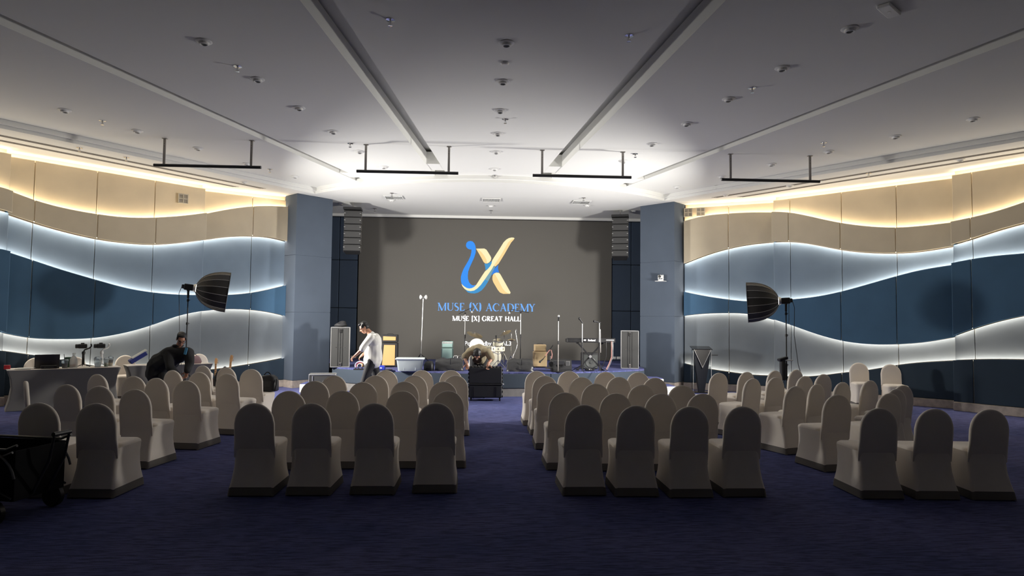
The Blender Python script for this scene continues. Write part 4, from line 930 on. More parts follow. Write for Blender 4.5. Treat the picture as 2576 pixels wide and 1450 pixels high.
mb = MB().ell((0, 0, .06), (.15, .15, .075), nu=20, nv=12)
rnd = random.Random(3); mb.v = [(x*(1+.18*math.sin(9*y+3*z*20)), y, max(0.001, z*(1+.22*math.sin(17*x+5*y*3)))) for x, y, z in mb.v]; mb.build('cloth', mat('black_cloth', (.022, .022, .024), .7, bump=.4, scale=50), t, 60)
q = aty(818, 950, 15.75); flight_case(816, 15.62, .60, .42, .48, 'low black flight case with aluminium edges on the floor by the stage steps', R(10), 0., True)
# amplifiers
def amp_stack(px, Y, w_, hcab, hhead, wh, lab, cab_m, gr_m, gap, style):
    p = sp(px, Y); t = thing('amplifier_stack', lab, 'amplifier', p); d = .32
    c = MB().box((0, 0, hcab/2+.01), (w_, d, hcab-.02), bev=.012).build('speaker_cabinet', cab_m, t)
    if style == 'slant': MB().flat((0, -d/2-.001, .01), (1, 0, 0), (0, 0, 1), [(-w_/2+.02, .04), (w_/2-.05, .04), (w_/2-.05, hcab-.06), (-w_/2+.06, hcab-.06)], 0, .012).build('grille_cloth', gr_m, c, smooth=0)
    else: MB().box((0, -d/2-.004, hcab/2+.012), (w_-gap*2, .016, hcab-gap*2), bev=.006).build('grille_cloth', gr_m, c)
    for x in (-1, 1):
        for y in (-1, 1): MB().cyl((x*(w_/2-.04), y*.12, 0), (x*(w_/2-.04), y*.12, .014), .018, n=8).build('foot', M_black, c)
    zh = hcab+.012
    h = MB().box((0, 0, zh+hhead/2), (wh, d*.8, hhead), bev=.012).build('amp_head', cab_m, t)
    if style == 'slant': MB().flat((0, -d*.4-.001, zh), (1, 0, 0), (0, 0, 1), [(-wh/2+.03, .05), (wh/2-.04, .05), (wh/2-.04, hhead-.05), (-wh/2+.03, hhead-.04)], 0, .012).build('grille_cloth', gr_m, h, smooth=0)
    elif style == 'teal':
        MB().box((0, -d*.4-.004, zh+hhead*.36), (wh-.03, .014, hhead*.5), bev=.004).build('grille_cloth', gr_m, h); MB().box((0, -d*.4-.004, zh+hhead*.78), (wh-.03, .014, hhead*.25), bev=.003).build('control_panel', M_white, h)
        for k in range(6): MB().cyl((-wh*.36+wh*.14*k, -d*.4-.01, zh+hhead*.78), (-wh*.36+wh*.14*k, -d*.4-.024, zh+hhead*.78), .008, n=8).build('knob', M_black, h)
    else: MB().box((0, -d*.4-.004, zh+hhead/2), (wh-.03, .014, hhead-.03), bev=.006).build('grille_cloth', gr_m, h)
    MB().tube([(-.08, 0, zh+hhead), (-.06, 0, zh+hhead+.02), (.06, 0, zh+hhead+.02), (.08, 0, zh+hhead)], .007, 6).build('carry_handle', M_black, h)
    return t
amp_stack(983, 17.05, .38, .60, .19, .38, 'tall black amplifier stack with tan grille cloth behind the man in white', M_tolex, mat('tan_grille', (.60, .36, .14), .8, bump=.4, scale=300), .05, 'slant')
amp_stack(1127, 18.2, .31, .43, .17, .29, 'mint green bass amplifier stack with chrome corners', mat('mint_tolex', (.33, .48, .45), .6, bump=.4, scale=300), mat('mint_grille', (.42, .62, .57), .8, bump=.5, scale=300), .02, 'teal')
amp_stack(1359, 17.3, .34, .40, .17, .30, 'small cream amplifier stack with tan cloth grilles', mat('cream_tolex', (.52, .38, .22), .6), mat('cream_grille', (.50, .37, .20), .8, bump=.4, scale=300), .018, 'plain')
p = sp(1483, 16.85); t = thing('combo_amplifier', 'black combo amplifier with one round speaker under the keyboard', 'amplifier', p)
MB().box((0, 0, .21), (.40, .28, .40), bev=.015).build('cabinet', M_tolex, t); MB().box((.01, -.142, .19), (.34, .012, .33), bev=.004).build('grille_frame', mat('dark_grille', (.05, .055, .052), .6), t)
g = MB().lathe([(.115, 0), (.125, .006), (.115, .010), (.09, .004), (.03, -.002), (.028, .012), (.01, .018)], 24, (.01, -.149, .17), (0, -1, 0)).build('speaker_cone', mat('cone_grey', (.08, .085, .082), .5), t); MB().box((0, -.146, .345), (.10, .008, .022)).build('badge', M_chrome, t, smooth=0)
for x in (-.15, .15):
    for y in (-.1, .1): MB().cyl((x, y, 0), (x, y, .012), .016, n=8).build('foot', M_black, t)
# white cart frame beside the mint amplifier
p = sp(1150, 18.0); t = thing('folding_trolley', 'small folded white trolley beside the mint amplifier', 'trolley', p)
for k, x in enumerate((-.075, .035)): MB().tube([(x, 0, .02), (x, 0, .22), (x+.02, 0, .235), (x+.09, 0, .235), (x+.10, 0, .22), (x+.10, 0, .02)], .010, 6).build('tube_frame', M_white if k == 0 else M_steel, t)
MB().box((.02, .03, .11), (.2, .02, .18), bev=.004).build('deck', mat('deck_grey', (.2, .2, .2), .6), t); [MB().cyl((x, -.012, .022), (x, .012, .022), .022, n=12).build('wheel', M_black, t) for x in (-.07, .12)]
# floor monitors
def monitor(px, Y, w_, lab, m_, covered):
    p = sp(px, Y); t = thing('floor_monitor', lab, 'speaker', p, R(random.uniform(-6, 6))); h_ = .29
    prof = [(-.19, 0), (.17, 0), (.17, h_*.72), (.06, h_), (-.10, h_*.92), (-.19, .07)]
    if covered:
        n_ = 15; vs = []; xs = np.linspace(-w_/2, w_/2, n_); rnd = random.Random(px)
        for i, x in enumerate(xs):
            e = 1-.10*(abs(x)/(w_/2))**4
            for j in range(len(prof)):
                for f in (0, .33, .66):
                    a, b = prof[j], prof[(j+1) % len(prof)]; y, z = a[0]+(b[0]-a[0])*f, a[1]+(b[1]-a[1])*f
                    q = .010*math.sin(x*31+j*2.1)+.008*math.sin(z*60+x*17)+rnd.uniform(-.005, .005); vs.append((x+(.02 if z < .02 else 0)*np.sign(x), (y+q)*e, max(0, z*e+(q if z > .01 else 0))))
        m = len(prof)*3; fs = [(i*m+j, i*m+(j+1) % m, (i+1)*m+(j+1) % m, (i+1)*m+j) for i in range(n_-1) for j in range(m)]+[tuple(range(m))[::-1], tuple(range((n_-1)*m, n_*m))]
        MB().add(vs, fs).build('dust_cover', m_, t, 70)
        st_ = MB().box((.03, -.155, .17), (.012, .01, .24), M=Matrix.Rotation(R(22), 3, 'X')).build('cover_strap', M_black, t, smooth=0)
    else:
        c = MB().flat((-w_/2, 0, 0), (0, 1, 0), (0, 0, 1), prof, 0, w_).build('cabinet', M_tolex, t, smooth=0)
        MB().box((-.06, -.155, .17), (w_*.55, .012, .2), M=Matrix.Rotation(R(22), 3, 'X'), bev=.01).build('grille', mat('speaker_mesh', (1, 1, 1)), c); MB().box((w_*.3, -.15, .16), (w_*.22, .03, .2), M=Matrix.Rotation(R(22), 3, 'X'), bev=.012).build('cloth_flap', mat('grey_cloth', (.12, .12, .115), .8), c)
        for x in (-.24, -.02): MB().lathe([(.07, 0), (.075, .006), (.05, .0)], 16, (x, -.165, .16), (0, -1, .4)).build('driver', M_black, c)
M_dust = mat('dust_cover_black', (.028, .028, .029), .42, bump=.5, scale=30, spec=.6)
monitor(1132, 16.0, .64, 'black dust-covered floor monitor beside the clear storage bin', M_dust, True); monitor(1309, 15.95, .60, 'black dust-covered floor monitor beside the drum kit', M_dust, True)
monitor(1412, 16.0, .48, 'open black floor monitor with a grey cloth flap', M_tolex, False)
# clear storage bin
p = sp(1034, 15.82); t = thing('storage_bin', 'clear plastic storage bin with a lid and paper label', 'bin', p, R(3)); W, D, Hh = .62, .42, .27
M_bin = mat('frosted_plastic', (.80, .88, .88), .3, trans=.45)
rings = [[(x, y, z) for x, y in rrect(W/2*f, D/2*f, .04, 3)] for z, f in ((0.002, .84), (.01, .86), (Hh-.02, .97), (Hh, 1.0))]; n = len(rings[0])
MB().add([q for r_ in rings for q in r_], [(i*n+j, i*n+(j+1) % n, i*n+n+(j+1) % n, i*n+n+j) for i in range(3) for j in range(n)]+[tuple(range(n))[::-1]]).build('tub', M_bin, t, 40)
MB().box((0, 0, Hh+.012), (W+.05, D+.05, .03), bev=.012).build('lid', mat('bin_lid', (.78, .86, .86), .35), t)
MB().box((.0, -D/2+.022, .15), (.14, .006, .05)).build('paper_label', mat('label_cream', (.75, .72, .62), .7), t, smooth=0)
for k in range(5): MB().tube([(-.2+.09*k+.05*math.cos(a*.7), .05*math.sin(a*.7), .03+.02*(k % 2)+.002*a) for a in range(10)], .012, 6).build('coiled_cable', M_black, t)
fr = MB(); [fr.box((x, -D/2+.024, .11), (.006, .004, .17)) for x in (-.13, .13)]; fr.box((0, -D/2+.021, .195), (.27, .004, .006)); fr.build('front_rib', mat('bin_lid', (1, 1, 1)), t, smooth=0)
def softbag(name, p, dims, lab, m_, rz=0., seed=1, handle=True):
    t = thing(name, lab, 'bag', p, rz); a, b, h_ = dims; rr = []; rnd = random.Random(seed)
    for z, f in ((0, .92), (.06, 1.), (.3, 1.02), (.6, .98), (.85, .86), (.97, .6), (1., .3)):
        rr.append([(x*(1+rnd.uniform(-.04, .04)), y*(1+rnd.uniform(-.05, .05)), z*h_*(1+.03*math.sin(x*20))) for x, y in rrect(a*f, b*f, min(a, b)*f*.6, 4)])
    n = len(rr[0]); MB().add([q for r_ in rr for q in r_], [(i*n+j, i*n+(j+1) % n, i*n+n+(j+1) % n, i*n+n+j) for i in range(6) for j in range(n)]+[tuple(range(6*n, 7*n)), tuple(range(n))[::-1]]).build('body', m_, t, 60)
    MB().box((0, -b*1.0, h_*.45), (a*1.3, .02, h_*.4), bev=.008).build('front_pocket', m_, t)
    if handle: MB().tube([(-a*.4+a*.8*k/10, 0, h_*.95+h_*.22*math.sin(math.pi*k/10)) for k in range(11)], .009, 6).build('handle', M_black, t)
    return t
M_nyl = mat('black_nylon', (.016, .016, .017), .5, bump=.4, scale=90)
softbag('soft_bag', sp(1081, 15.95), (.11, .14, .22), 'small crumpled black bag behind the clear storage bin', M_nyl, 0, 4, False)
# cables and tools at the stage edge
p = sp(908, 15.98); t = thing('cable_bundle', 'heap of coloured cables coiled at the stage edge', 'cables', p)
for k, c in enumerate(((.75, .74, .7), (.5, .25, .05), (.02, .02, .02), (.35, .02, .02), (.06, .08, .3), (.6, .5, .35), (.8, .8, .78), (.02, .02, .02))):
    rr = .055+.012*k; MB().tube([(rr*math.cos(a)*.9+.012*math.sin(k), .04*math.sin(a)+.012*(k-4), .10+rr*math.sin(a)*.75) for a in np.linspace(-.5, 3.7, 16)], .0075, 6).build('cable', mat('cable_%d' % k, c, .5), t)
mb = MB(); [mb.cyl((x, .0, 0), (x, 0, .06), .012, n=8) for x in (-.1, -.03, .05)]; mb.box((0, 0, .012), (.28, .16, .024), bev=.006); mb.build('cable_tray', M_black, t)
p = sp(964, 15.86); t = thing('power_drill_box', 'small royal blue tool box at the stage edge', 'tool box', p); MB().box((0, 0, .055), (.14, .12, .09), bev=.012).build('case', mat('royal_blue', (.03, .05, .42), .4), t); MB().box((.0, 0, .105), (.11, .09, .02), bev=.006).build('lid', mat('royal_blue', (1, 1, 1)), t); MB().box((-.02, -.062, .06), (.05, .006, .02)).build('clasp', M_white, t, smooth=0); MB().box((0, 0, .006), (.13, .11, .012)).build('base', M_black, t, smooth=0)
p = sp(981, 15.84); o = MB().box((0, 0, .015), (.16, .06, .03), rz=.2, bev=.01).build('hand_tool', M_black); o.location = p; tag(o, 'flat black hand tool lying beside the royal blue tool box', 'tool')
# microphone stands
def mic(t, p, d, m_head, L=.16):
    p, d = Vector(p), Vector(d).normalized(); b = MB().cyl(p, p+d*L, .012, .016, 10).build('microphone', M_black, t); MB().ell(p+d*(L+.02), (.026, .026, .03), nu=12, nv=8).build('mic_grille', m_head, b); return b
def mic_stand(px, Y, pytop, lab, kind, m_pole=M_alu, boom=None, group='microphone stands'):
    p = sp(px, Y); t = thing('microphone_stand', lab, 'mic stand', p); zt = zat(pytop, px, Y)-STZ
    if kind == 'round': MB().lathe([(.13, 0), (.13, .012), (.11, .022), (.02, .03)], 24).build('round_base', M_blackm, t)
    else:
        for k in range(3): a = R(30+120*k); MB().cyl((.01*math.cos(a), .01*math.sin(a), .16), (.27*math.cos(a), .27*math.sin(a), .010), .008, n=8).build('tripod_leg', M_blackm, t)
    s_ = MB().cyl((0, 0, .02), (0, 0, zt*.55), .012, n=10).build('lower_tube', M_blackm if kind != 'round' else M_steel, t); MB().cyl((0, 0, zt*.55), (0, 0, zt), .0085, n=10).build('upper_tube', m_pole, t)
    MB().cyl((0, 0, zt*.53), (0, 0, zt*.60), .02, n=12).build('clutch', M_black, t)
    if boom:
        (x0, y0), (x1, y1) = boom; a = aty(x0, y0, Y)-np.array(p); b = aty(x1, y1, Y)-np.array(p); MB().cyl(a, b, .008, n=8).build('boom_arm', M_blackm, t); MB().ell((0, 0, zt), (.028, .028, .028), nu=10, nv=6).build('boom_joint', M_black, t)
        return t, Vector(b)
    return t, Vector((0, 0, zt))
t, e = mic_stand(1405, 15.75, 806, 'straight microphone stand with a silver ball microphone before the open monitor', 'round'); mic(t, e-Vector((0, 0, .02)), (.0, -.25, 1), mat('mic_silver', (.7, .7, .68), .3, .6), .10)
t, e = mic_stand(1465, 15.85, 812, 'microphone stand in front of the keyboard end with black microphone tilted left', 'tri'); mic(t, e+Vector((.02, 0, -.03)), (-.6, -.2, .75), M_black, .14)
t, e = mic_stand(1508, 15.95, 812, 'microphone stand over the X-stand crossing with flat black microphone', 'tri'); mic(t, e+Vector((.03, 0, -.01)), (-1., -.2, .25), M_black, .15); MB().cyl((.03, 0, .45), (.02, 0, 1.0), .008, n=8).build('clip_tube', M_steel, t)
t, e = mic_stand(1170, 17.4, 789, 'tall overhead microphone stand on the mint amplifier side of the drums', 'tri', boom=((1154, 790), (1187, 774.5))); mic(t, e+Vector((-.02, 0, -.03)), (.3, -.3, -1), mat('mic_silver', (1, 1, 1)), .07)
t, e = mic_stand(1310, 17.4, 787, 'tall overhead microphone stand on the cream amplifier side of the drums', 'tri', boom=((1331, 787), (1284, 778))); mic(t, e+Vector((.02, 0, -.03)), (-.5, -.3, -.8), mat('mic_silver', (1, 1, 1)), .07)
t, e = mic_stand(1386, 16.85, 893, 'short boom stand wrapped with pink cable before the cream amplifier', 'round', boom=((1367, 903), (1391, 869))); mic(t, aty(1367, 903, 16.85)-np.array(sp(1386, 16.85)), (-.7, -.2, -.6), M_black, .1)
pp = sp(1386, 16.85); MB().tube([aty(x, y, 16.83)-np.array(pp) for x, y in ((1372, 896), (1378, 887), (1383, 881), (1387, 882), (1389, 892), (1387, 905), (1386, 918))], .011, 6).build('pink_cable', mat('pink_cable', (.60, .28, .24), .5), t)
t = thing('lamp_stand', 'tall slim stand with two small white work lamps', 'lamp stand', sp(1060, 17.6)); zt = zat(748, 1065, 17.6)-STZ; tp = aty(1065, 748, 17.6)-np.array(sp(1060, 17.6))
MB().tube([(0, 0, .05), tuple(np.array(tp)*.5), tuple(tp)], .0085, 8).build('pole', M_alu, t)
for k in range(3): a = R(10+120*k); MB().cyl((0, 0, .3), (.32*math.cos(a), .32*math.sin(a), .012), .010, n=8).build('tripod_leg', M_blackm, t)
for s in (-1, 1):
    c = Vector(tp)+Vector((s*.06, -.02, 0)); MB().lathe([(.02, -.03), (.055, 0), (.058, .02), (.03, .035)], 18, c, (s*.9, -.3, 0)).build('lamp', M_white, t)
MB().cyl(Vector(tp)+Vector((-.07, 0, -.01)), Vector(tp)+Vector((.07, 0, -.01)), .008, n=8).build('cross_bar', M_alu, t)
# keyboard on X stand
p = sp(1485, 16.4); zk = zat(863, 1485, 16.4)-STZ; t = thing('keyboard_stand', 'black X-shaped keyboard stand', 'stand', p)
for s in (-1, 1):
    MB().box((0, s*.02, zk/2), (.035, .03, math.hypot(.62, zk)), M=Matrix.Rotation(s*math.atan2(.62, zk), 3, 'Y'), bev=.004).build('cross_leg', M_blackm, t)
    MB().cyl((s*.31, -.18, zk-.012), (s*.31, .18, zk-.012), .013, n=8).build('top_rail', M_blackm, t); MB().cyl((s*.31, -.2, .016), (s*.31, .2, .016), .014, n=8).build('foot_rail', M_blackm, t)
MB().cyl((0, -.05, zk/2), (0, .05, zk/2), .035, n=16).build('pivot_hub', M_alu, t)
t = thing('stage_keyboard', 'long black stage keyboard seen from its rear panel', 'keyboard', (p.x, p.y, STZ+zk), R(0))
MB().box((0, 0, .055), (1.18, .30, .085), bev=.01).build('body', M_black, t); MB().box((0, .06, .094), (1.05, .14, .012)).build('key_bed', mat('ivory_keys', (.8, .8, .77), .3), t, smooth=0); MB().box((0, -.14, .103), (1.18, .02, .03), bev=.004).build('rear_rail', M_blackm, t)
M_mark = mat('print_white', (.85, .85, .83), .5)
sans('Roland', 'lettering_brand', M_mark, t, face_cam(.02-.1, -.1515, .045), .065, off=.0025); MB().box((-.155, -.151, .068), (.055, .003, .035)).build('brand_mark', M_mark, t, smooth=0); MB().box((.46, -.151, .075), (.19, .003, .018)).build('model_plate', M_mark, t, smooth=0)
for k in range(6): MB().box((-.5+.07*k, -.151, .04), (.03, .004, .02)).build('jack_panel', M_chrome if k % 2 else M_blackm, t, smooth=0)
for k, (x, c) in enumerate(((.36, M_black), (.49, mat('pink_cable', (1, 1, 1))), (.52, M_alu))):
    q = [(x, -.16, .04), (x, -.19, -.1), (x+.0, -.18, -zk*.5), (x-.06, -.17, -zk*.75), (x-.14, -.2, -zk+.02)]; c2 = []
    for i in range(4): c2 += [Vector(q[i]).lerp(Vector(q[i+1]), k2/4) for k2 in range(4)]
    MB().tube(c2+[q[-1]], .009, 6).build('hanging_cable', c, t)
t = thing('effects_pedal', 'small black effects pedal in front of the combo amplifier', 'pedal', sp(1484, 16.25)); MB().box((0, 0, .03), (.22, .12, .05), bev=.008).build('housing', M_black, t); MB().box((0, -.062, .035), (.08, .004, .014)).build('badge', M_mark, t, smooth=0); [MB().cyl((x, 0, .05), (x, 0, .068), .012, n=10).build('footswitch', M_chrome, t) for x in (-.06, .06)]
# ---- drum kit
DY = 17.3
M_shell = mat('drum_cream', (.80, .77, .62), .25); M_headm = mat('drum_head', (.82, .80, .72), .5); M_brass = mat('cymbal_bronze', (.40, .32, .20), .3, .85)
p = sp(1233, DY); t = thing('bass_drum', 'cream bass drum with lettered head and mounted tom', 'drum', p, R(8)); c = Vector((0, 0, .265))
MB().lathe([(.245, -.2), (.25, -.19), (.25, .19), (.245, .2)], 32, c, (0, 1, 0)).build('shell', M_shell, t)
for y in (-.205, .205): MB().lathe([(.252, -.016), (.262, -.014), (.262, .014), (.252, .016)], 32, c+Vector((0, y, 0)), (0, 1, 0)).build('hoop', M_shell, t)
MB().lathe([(.245, -.005), (.24, .004), (.01, .004)], 32, c+Vector((0, -.205, 0)), (0, -1, 0)).build('drum_head', M_headm, t)
sans('YAMAHA', 'lettering_brand', M_black, t, face_cam(-.125, -.2115, .345), .082); MB().lathe([(.05, 0), (.055, .004), (.045, .006), (.04, .002)], 18, (.07, -.21, .16), (0, -1, 0)).build('port_ring', M_black, t)
for k in range(8):
    a = 2*math.pi*(k+.5)/8; q = Vector((.262*math.cos(a), 0, .262*math.sin(a)))+c; MB().cyl(q+Vector((0, -.22, 0)), q+Vector((0, .22, 0)), .005, n=6).build('tension_rod', M_chrome, t)
for s in (-1, 1): MB().cyl((s*.24, -.1, .2), (s*.36, -.16, .008), .009, n=8).build('spur', M_chrome, t)
tm = Vector(aty(1253, 866, DY)-np.array(p)); ax = Vector((0, -.35, 1)).normalized(); MB().tube([(.02, .05, .51), (.06, .05, tm.z-.1), tuple(tm+Vector((-.06, .02, -.06)))], .012, 8).build('tom_mount', M_chrome, t)
tom = MB().lathe([(.125, -.085), (.127, -.08), (.127, .08), (.125, .085)], 24, tm, ax).build('tom_shell', M_shell, t)
for h in (-.085, .085): MB().lathe([(.127, -.01), (.136, -.008), (.136, .008), (.127, .01)], 24, tm+ax*h, ax).build('tom_hoop', M_chrome, tom)
for k in range(6): a = 2*math.pi*k/6; u, v, _ = basis(ax); MB().box(tm+(u*math.cos(a)+v*math.sin(a))*.134, (.02, .02, .04), bev=.004).build('lug', M_chrome, tom)
MB().cyl(tm+Vector((-.05, -.02, .08)), tm+Vector((-.06, -.05, .22)), .012, .02, 8).build('clip_microphone', M_black, tom)
def drum_stand(px, pytop, Y, lab, cat): p = sp(px, Y); t = thing('cymbal_stand' if cat == 'cymbal' else 'snare_drum', lab, cat, p); return t, zat(pytop, px, Y)-STZ
t, zz = drum_stand(1254, 878, 16.82, 'cream snare drum on a low chrome stand', 'drum')
MB().lathe([(.165, -.065), (.168, -.06), (.168, .06), (.165, .065)], 28, (0, 0, zz)).build('shell', M_shell, t)
for h in (-.06, .06): MB().lathe([(.169, -.01), (.178, -.008), (.178, .008), (.169, .01)], 28, (0, 0, zz+h)).build('hoop', M_chrome, t)
for k in range(8): a = 2*math.pi*k/8; MB().box((.172*math.cos(a), .172*math.sin(a), zz), (.022, .022, .05), bev=.005).build('lug', M_chrome, t)
MB().cyl((0, 0, .1), (0, 0, zz-.08), .012, n=8).build('stand_tube', M_chrome, t)
for k in range(3):
    a = R(90+120*k); MB().cyl((0, 0, zz-.14), (.15*math.cos(a), .15*math.sin(a), zz-.07), .007, n=6).build('basket_arm', M_chrome, t); MB().cyl((0, 0, .2), (.22*math.cos(a), .22*math.sin(a), .010), .010, n=8).build('tripod_leg', M_chrome, t)
def cymbal(t, c, r_, ax): return MB().lathe([(.006, .03), (.03, .028), (.05, .014), (r_*.6, .006), (r_, -.006), (r_, -.008), (r_*.6, .003), (.05, .010), (.02, .02)], 36, c, ax).build('cymbal', M_brass, t)
t, zz = drum_stand(1269, 838, 17.75, 'chrome stand with a tilted crash cymbal beside the snare drum', 'cymbal')
def tripod(t, zz, sp_=.19, m_=M_chrome):
    MB().cyl((0, 0, .06), (0, 0, zz*.55), .014, n=10).build('lower_tube', m_, t); MB().cyl((0, 0, zz*.55), (0, 0, zz), .010, n=10).build('upper_tube', m_, t); MB().cyl((0, 0, zz*.53), (0, 0, zz*.58), .022, n=10).build('collar', m_, t)
    for k in range(3):
        a = R(-40+120*k); MB().cyl((0, 0, .32), (sp_*math.cos(a), sp_*math.sin(a), .012), .010, n=8).build('tripod_leg', m_, t); MB().cyl((0, 0, .1), (sp_*.55*math.cos(a), sp_*.55*math.sin(a), .16), .007, n=6).build('leg_brace', m_, t)
tripod(t, zz); cymbal(t, (0, 0, zz), .185, (-.38, -.28, 1)); MB().cyl((0, 0, zz), (0, 0, zz+.05), .014, n=8).build('wing_nut', M_chrome, t)
t, zz = drum_stand(1287, 855, 16.75, 'chrome hi-hat stand with paired cymbals', 'cymbal'); tripod(t, zz); cymbal(t, (0, 0, zz), .125, (0, 0, 1)); cymbal(t, (0, 0, zz-.012), .125, (0, 0, -1)); MB().cyl((0, 0, zz), (0, 0, zz+.15), .005, n=6).build('pull_rod', M_chrome, t); MB().cyl((0, 0, zz+.03), (0, 0, zz+.06), .014, n=8).build('clutch', M_chrome, t)
t, zz = drum_stand(1195, 842, 17.4, 'chrome stand with a large ride cymbal behind the white chair', 'cymbal'); tripod(t, zz); cymbal(t, (0, 0, zz), .21, (.32, -.30, 1)); MB().cyl((0, 0, zz), (0, 0, zz+.05), .014, n=8).build('wing_nut', M_chrome, t)
t = thing('microphone_stand', 'slim gooseneck microphone stand beside the hi-hat', 'mic stand', sp(1294, 17.25)); q = [(1293, 925), (1291, 896), (1300, 876), (1302, 866), (1299, 848), (1297, 836), (1299, 828)]; b0_ = np.array(sp(1294, 17.25)); c2 = []; q = [Vector(aty(x, y, 17.25)-b0_) for x, y in q]
for i in range(len(q)-1): c2 += [q[i].lerp(q[i+1], k/3) for k in range(3)]
MB().tube(c2+[q[-1]], .008, 6).build('gooseneck', M_chrome, t); MB().lathe([(.11, 0), (.11, .012), (.02, .03)], 20, (q[0].x, q[0].y, 0)).build('round_base', M_blackm, t); MB().cyl(q[-1], q[-1]+Vector((0.01, 0, -.1)), .014, .012, 8).build('microphone', M_black, t)
h_ = R(180); chair(0, 0, 178, 'white covered chair on the stage behind the man in the tan shirt', 'chair on the stage', pos=(sp(1201, 17.0).x, 16.75, STZ), zscale=.82).scale = (.95, .85, .81)

# ================================================================== FRONT ROLLING CASE
pc = (atz(1180, 1010, 0)+atz(1262, 1010, 0))/2; t = thing('rolling_case', 'large black ribbed rolling case standing on the floor before the stage', 'case', (pc[0], pc[1]+.19, 0), R(-1)); W, D, Hh = .72, .36, .73
M_case = mat('case_black', (.013, .014, .017), .5, bump=.15, scale=200)
MB().box((0, 0, .04+.17), (W, D, .28), bev=.02).build('lower_shell', M_case, t); MB().box((0, 0, .365+.18), (W, D, .36), bev=.02).build('upper_shell', M_case, t)
MB().box((0, 0, .358), (W+.02, D+.02, .025), bev=.006).build('seal_band', M_blackm, t)
for k in range(9): MB().box((-W/2+.05+.078*k, -D/2+.02, .735), (.04, .03, .02), bev=.004).build('rib', M_black, t)
for s in (-1, 1):
    for z in (.10, .2, .29, .42, .5, .58, .66): MB().box((s*(W/2+.006), -D/2+.04, z), (.022, .06, .045), bev=.005).build('side_rib', M_black, t)
    MB().box((s*(W/2+.012), -D/2+.03, .36), (.05, .05, .03), bev=.006).build('latch', M_alu, t)
    for y in (-.12, .12): MB().cyl((s*(W/2-.05)-.015, y, .035), (s*(W/2-.05)+.015, y, .035), .035, n=14).build('caster', M_black, t)
for x in (-.24, .24): MB().box((x, -D/2-.004, .2), (.012, .012, .22)).build('groove', M_blackm, t, smooth=0)

# ================================================================== BAGS ON CHAIRS
def on_seat(px, py, hd, dx=0., dy=.02):
    h = R(hd); p = atz(px, py, .9); f = Vector((math.sin(h), math.cos(h), 0)); r_ = Vector((math.cos(h), -math.sin(h), 0)); return Vector((p[0], p[1], 0))+f*(.26+dy)+r_*dx+Vector((0, 0, .503))
t = softbag('shoulder_bag', on_seat(631.5, 929, 8, .09, .16), (.17, .11, .27), 'black shoulder bag sitting on a chair nearest the stage', M_nyl, R(-8), 6); MB().tube([(.18, -.05, .2), (.2, -.1, .12), (.19, -.12, .02), (.12, -.14, .02)], .012, 6).build('strap', M_black, t)
t = softbag('camera_bag', on_seat(510, 920, 24, .09, .16), (.17, .11, .30), 'black camera bag with a round white badge on a chair', M_nyl, R(-24), 9); MB().cyl((.02, -.135, .19), (.02, -.145, .19), .03, n=16).build('badge', M_white, t)

# ================================================================== FOLDING WAGON (front left)
p = atz(40, 1302, 0); t = thing('folding_wagon', 'black folding fabric wagon standing in the dark beside the chairs', 'wagon', (p[0]-.28, p[1]+.12, 0), R(-12))
M_wag = mat('wagon_fabric', (.008, .008, .009), .8, bump=.3, scale=120, spec=.1)
for s in (-1, 1):
    MB().box((0, s*.26, .40), (.92, .012, .42), bev=.004).build('side_wall', M_wag, t); MB().box((s*.46, 0, .40), (.012, .52, .42), bev=.004).build('end_wall', M_wag, t)
    MB().tube([(-.48, s*.28, .62), (.40, s*.28, .62), (.50, s*.28, .66)], .012, 8).build('top_rail', M_blackm, t); MB().tube([(-.46, s*.28, .60), (0, s*.285, .42), (.46, s*.28, .22)], .010, 8).build('cross_tube', M_blackm, t); MB().tube([(.46, s*.28, .60), (0, s*.295, .42), (-.46, s*.28, .22)], .010, 8).build('cross_tube', M_blackm, t)
    pts = [(.20+.30*math.cos(a), s*.29, .33+.28*math.sin(a)) for a in np.linspace(.2, 2.9, 14)]; MB().tube(pts, .010, 8).build('arched_tube', mat('dull_tube', (.12, .12, .12), .35, .8), t)
MB().box((0, 0, .20), (.90, .50, .02), bev=.004).build('floor_board', M_wag, t)
for x in (-.36, .32):
    for y in (-.30, .30):
        w_ = MB().lathe([(.03, -.035), (.085, -.035), (.10, -.02), (.10, .02), (.085, .035), (.03, .035)], 22, (x, y, .10), (0, 1, 0)).build('wheel', M_black, t); MB().cyl((x, y-.045 if y < 0 else y+.045, .1), (x, y-.036 if y < 0 else y+.036, .1), .025, n=10).build('hub', M_blackm, w_)
        MB().box((x, y*.98, .21), (.05, .05, .05), bev=.008).build('wheel_fork', M_blackm, t)
MB().tube([(.47, -.08, .22), (.62, -.08, .50), (.66, -.08, .72), (.66, .08, .72), (.62, .08, .50), (.47, .08, .22)], .012, 8).build('pull_handle', M_blackm, t); MB().cyl((.66, -.09, .725), (.66, .09, .725), .02, n=10).build('grip', M_black, t)
for x, z in ((.10, .61), (.18, .615), (.28, .60), (.05, .24), (.10, .25)): MB().ell((x, -.30, z), (.010, .006, .010), nu=8, nv=6).build('rivet', M_chrome, t)
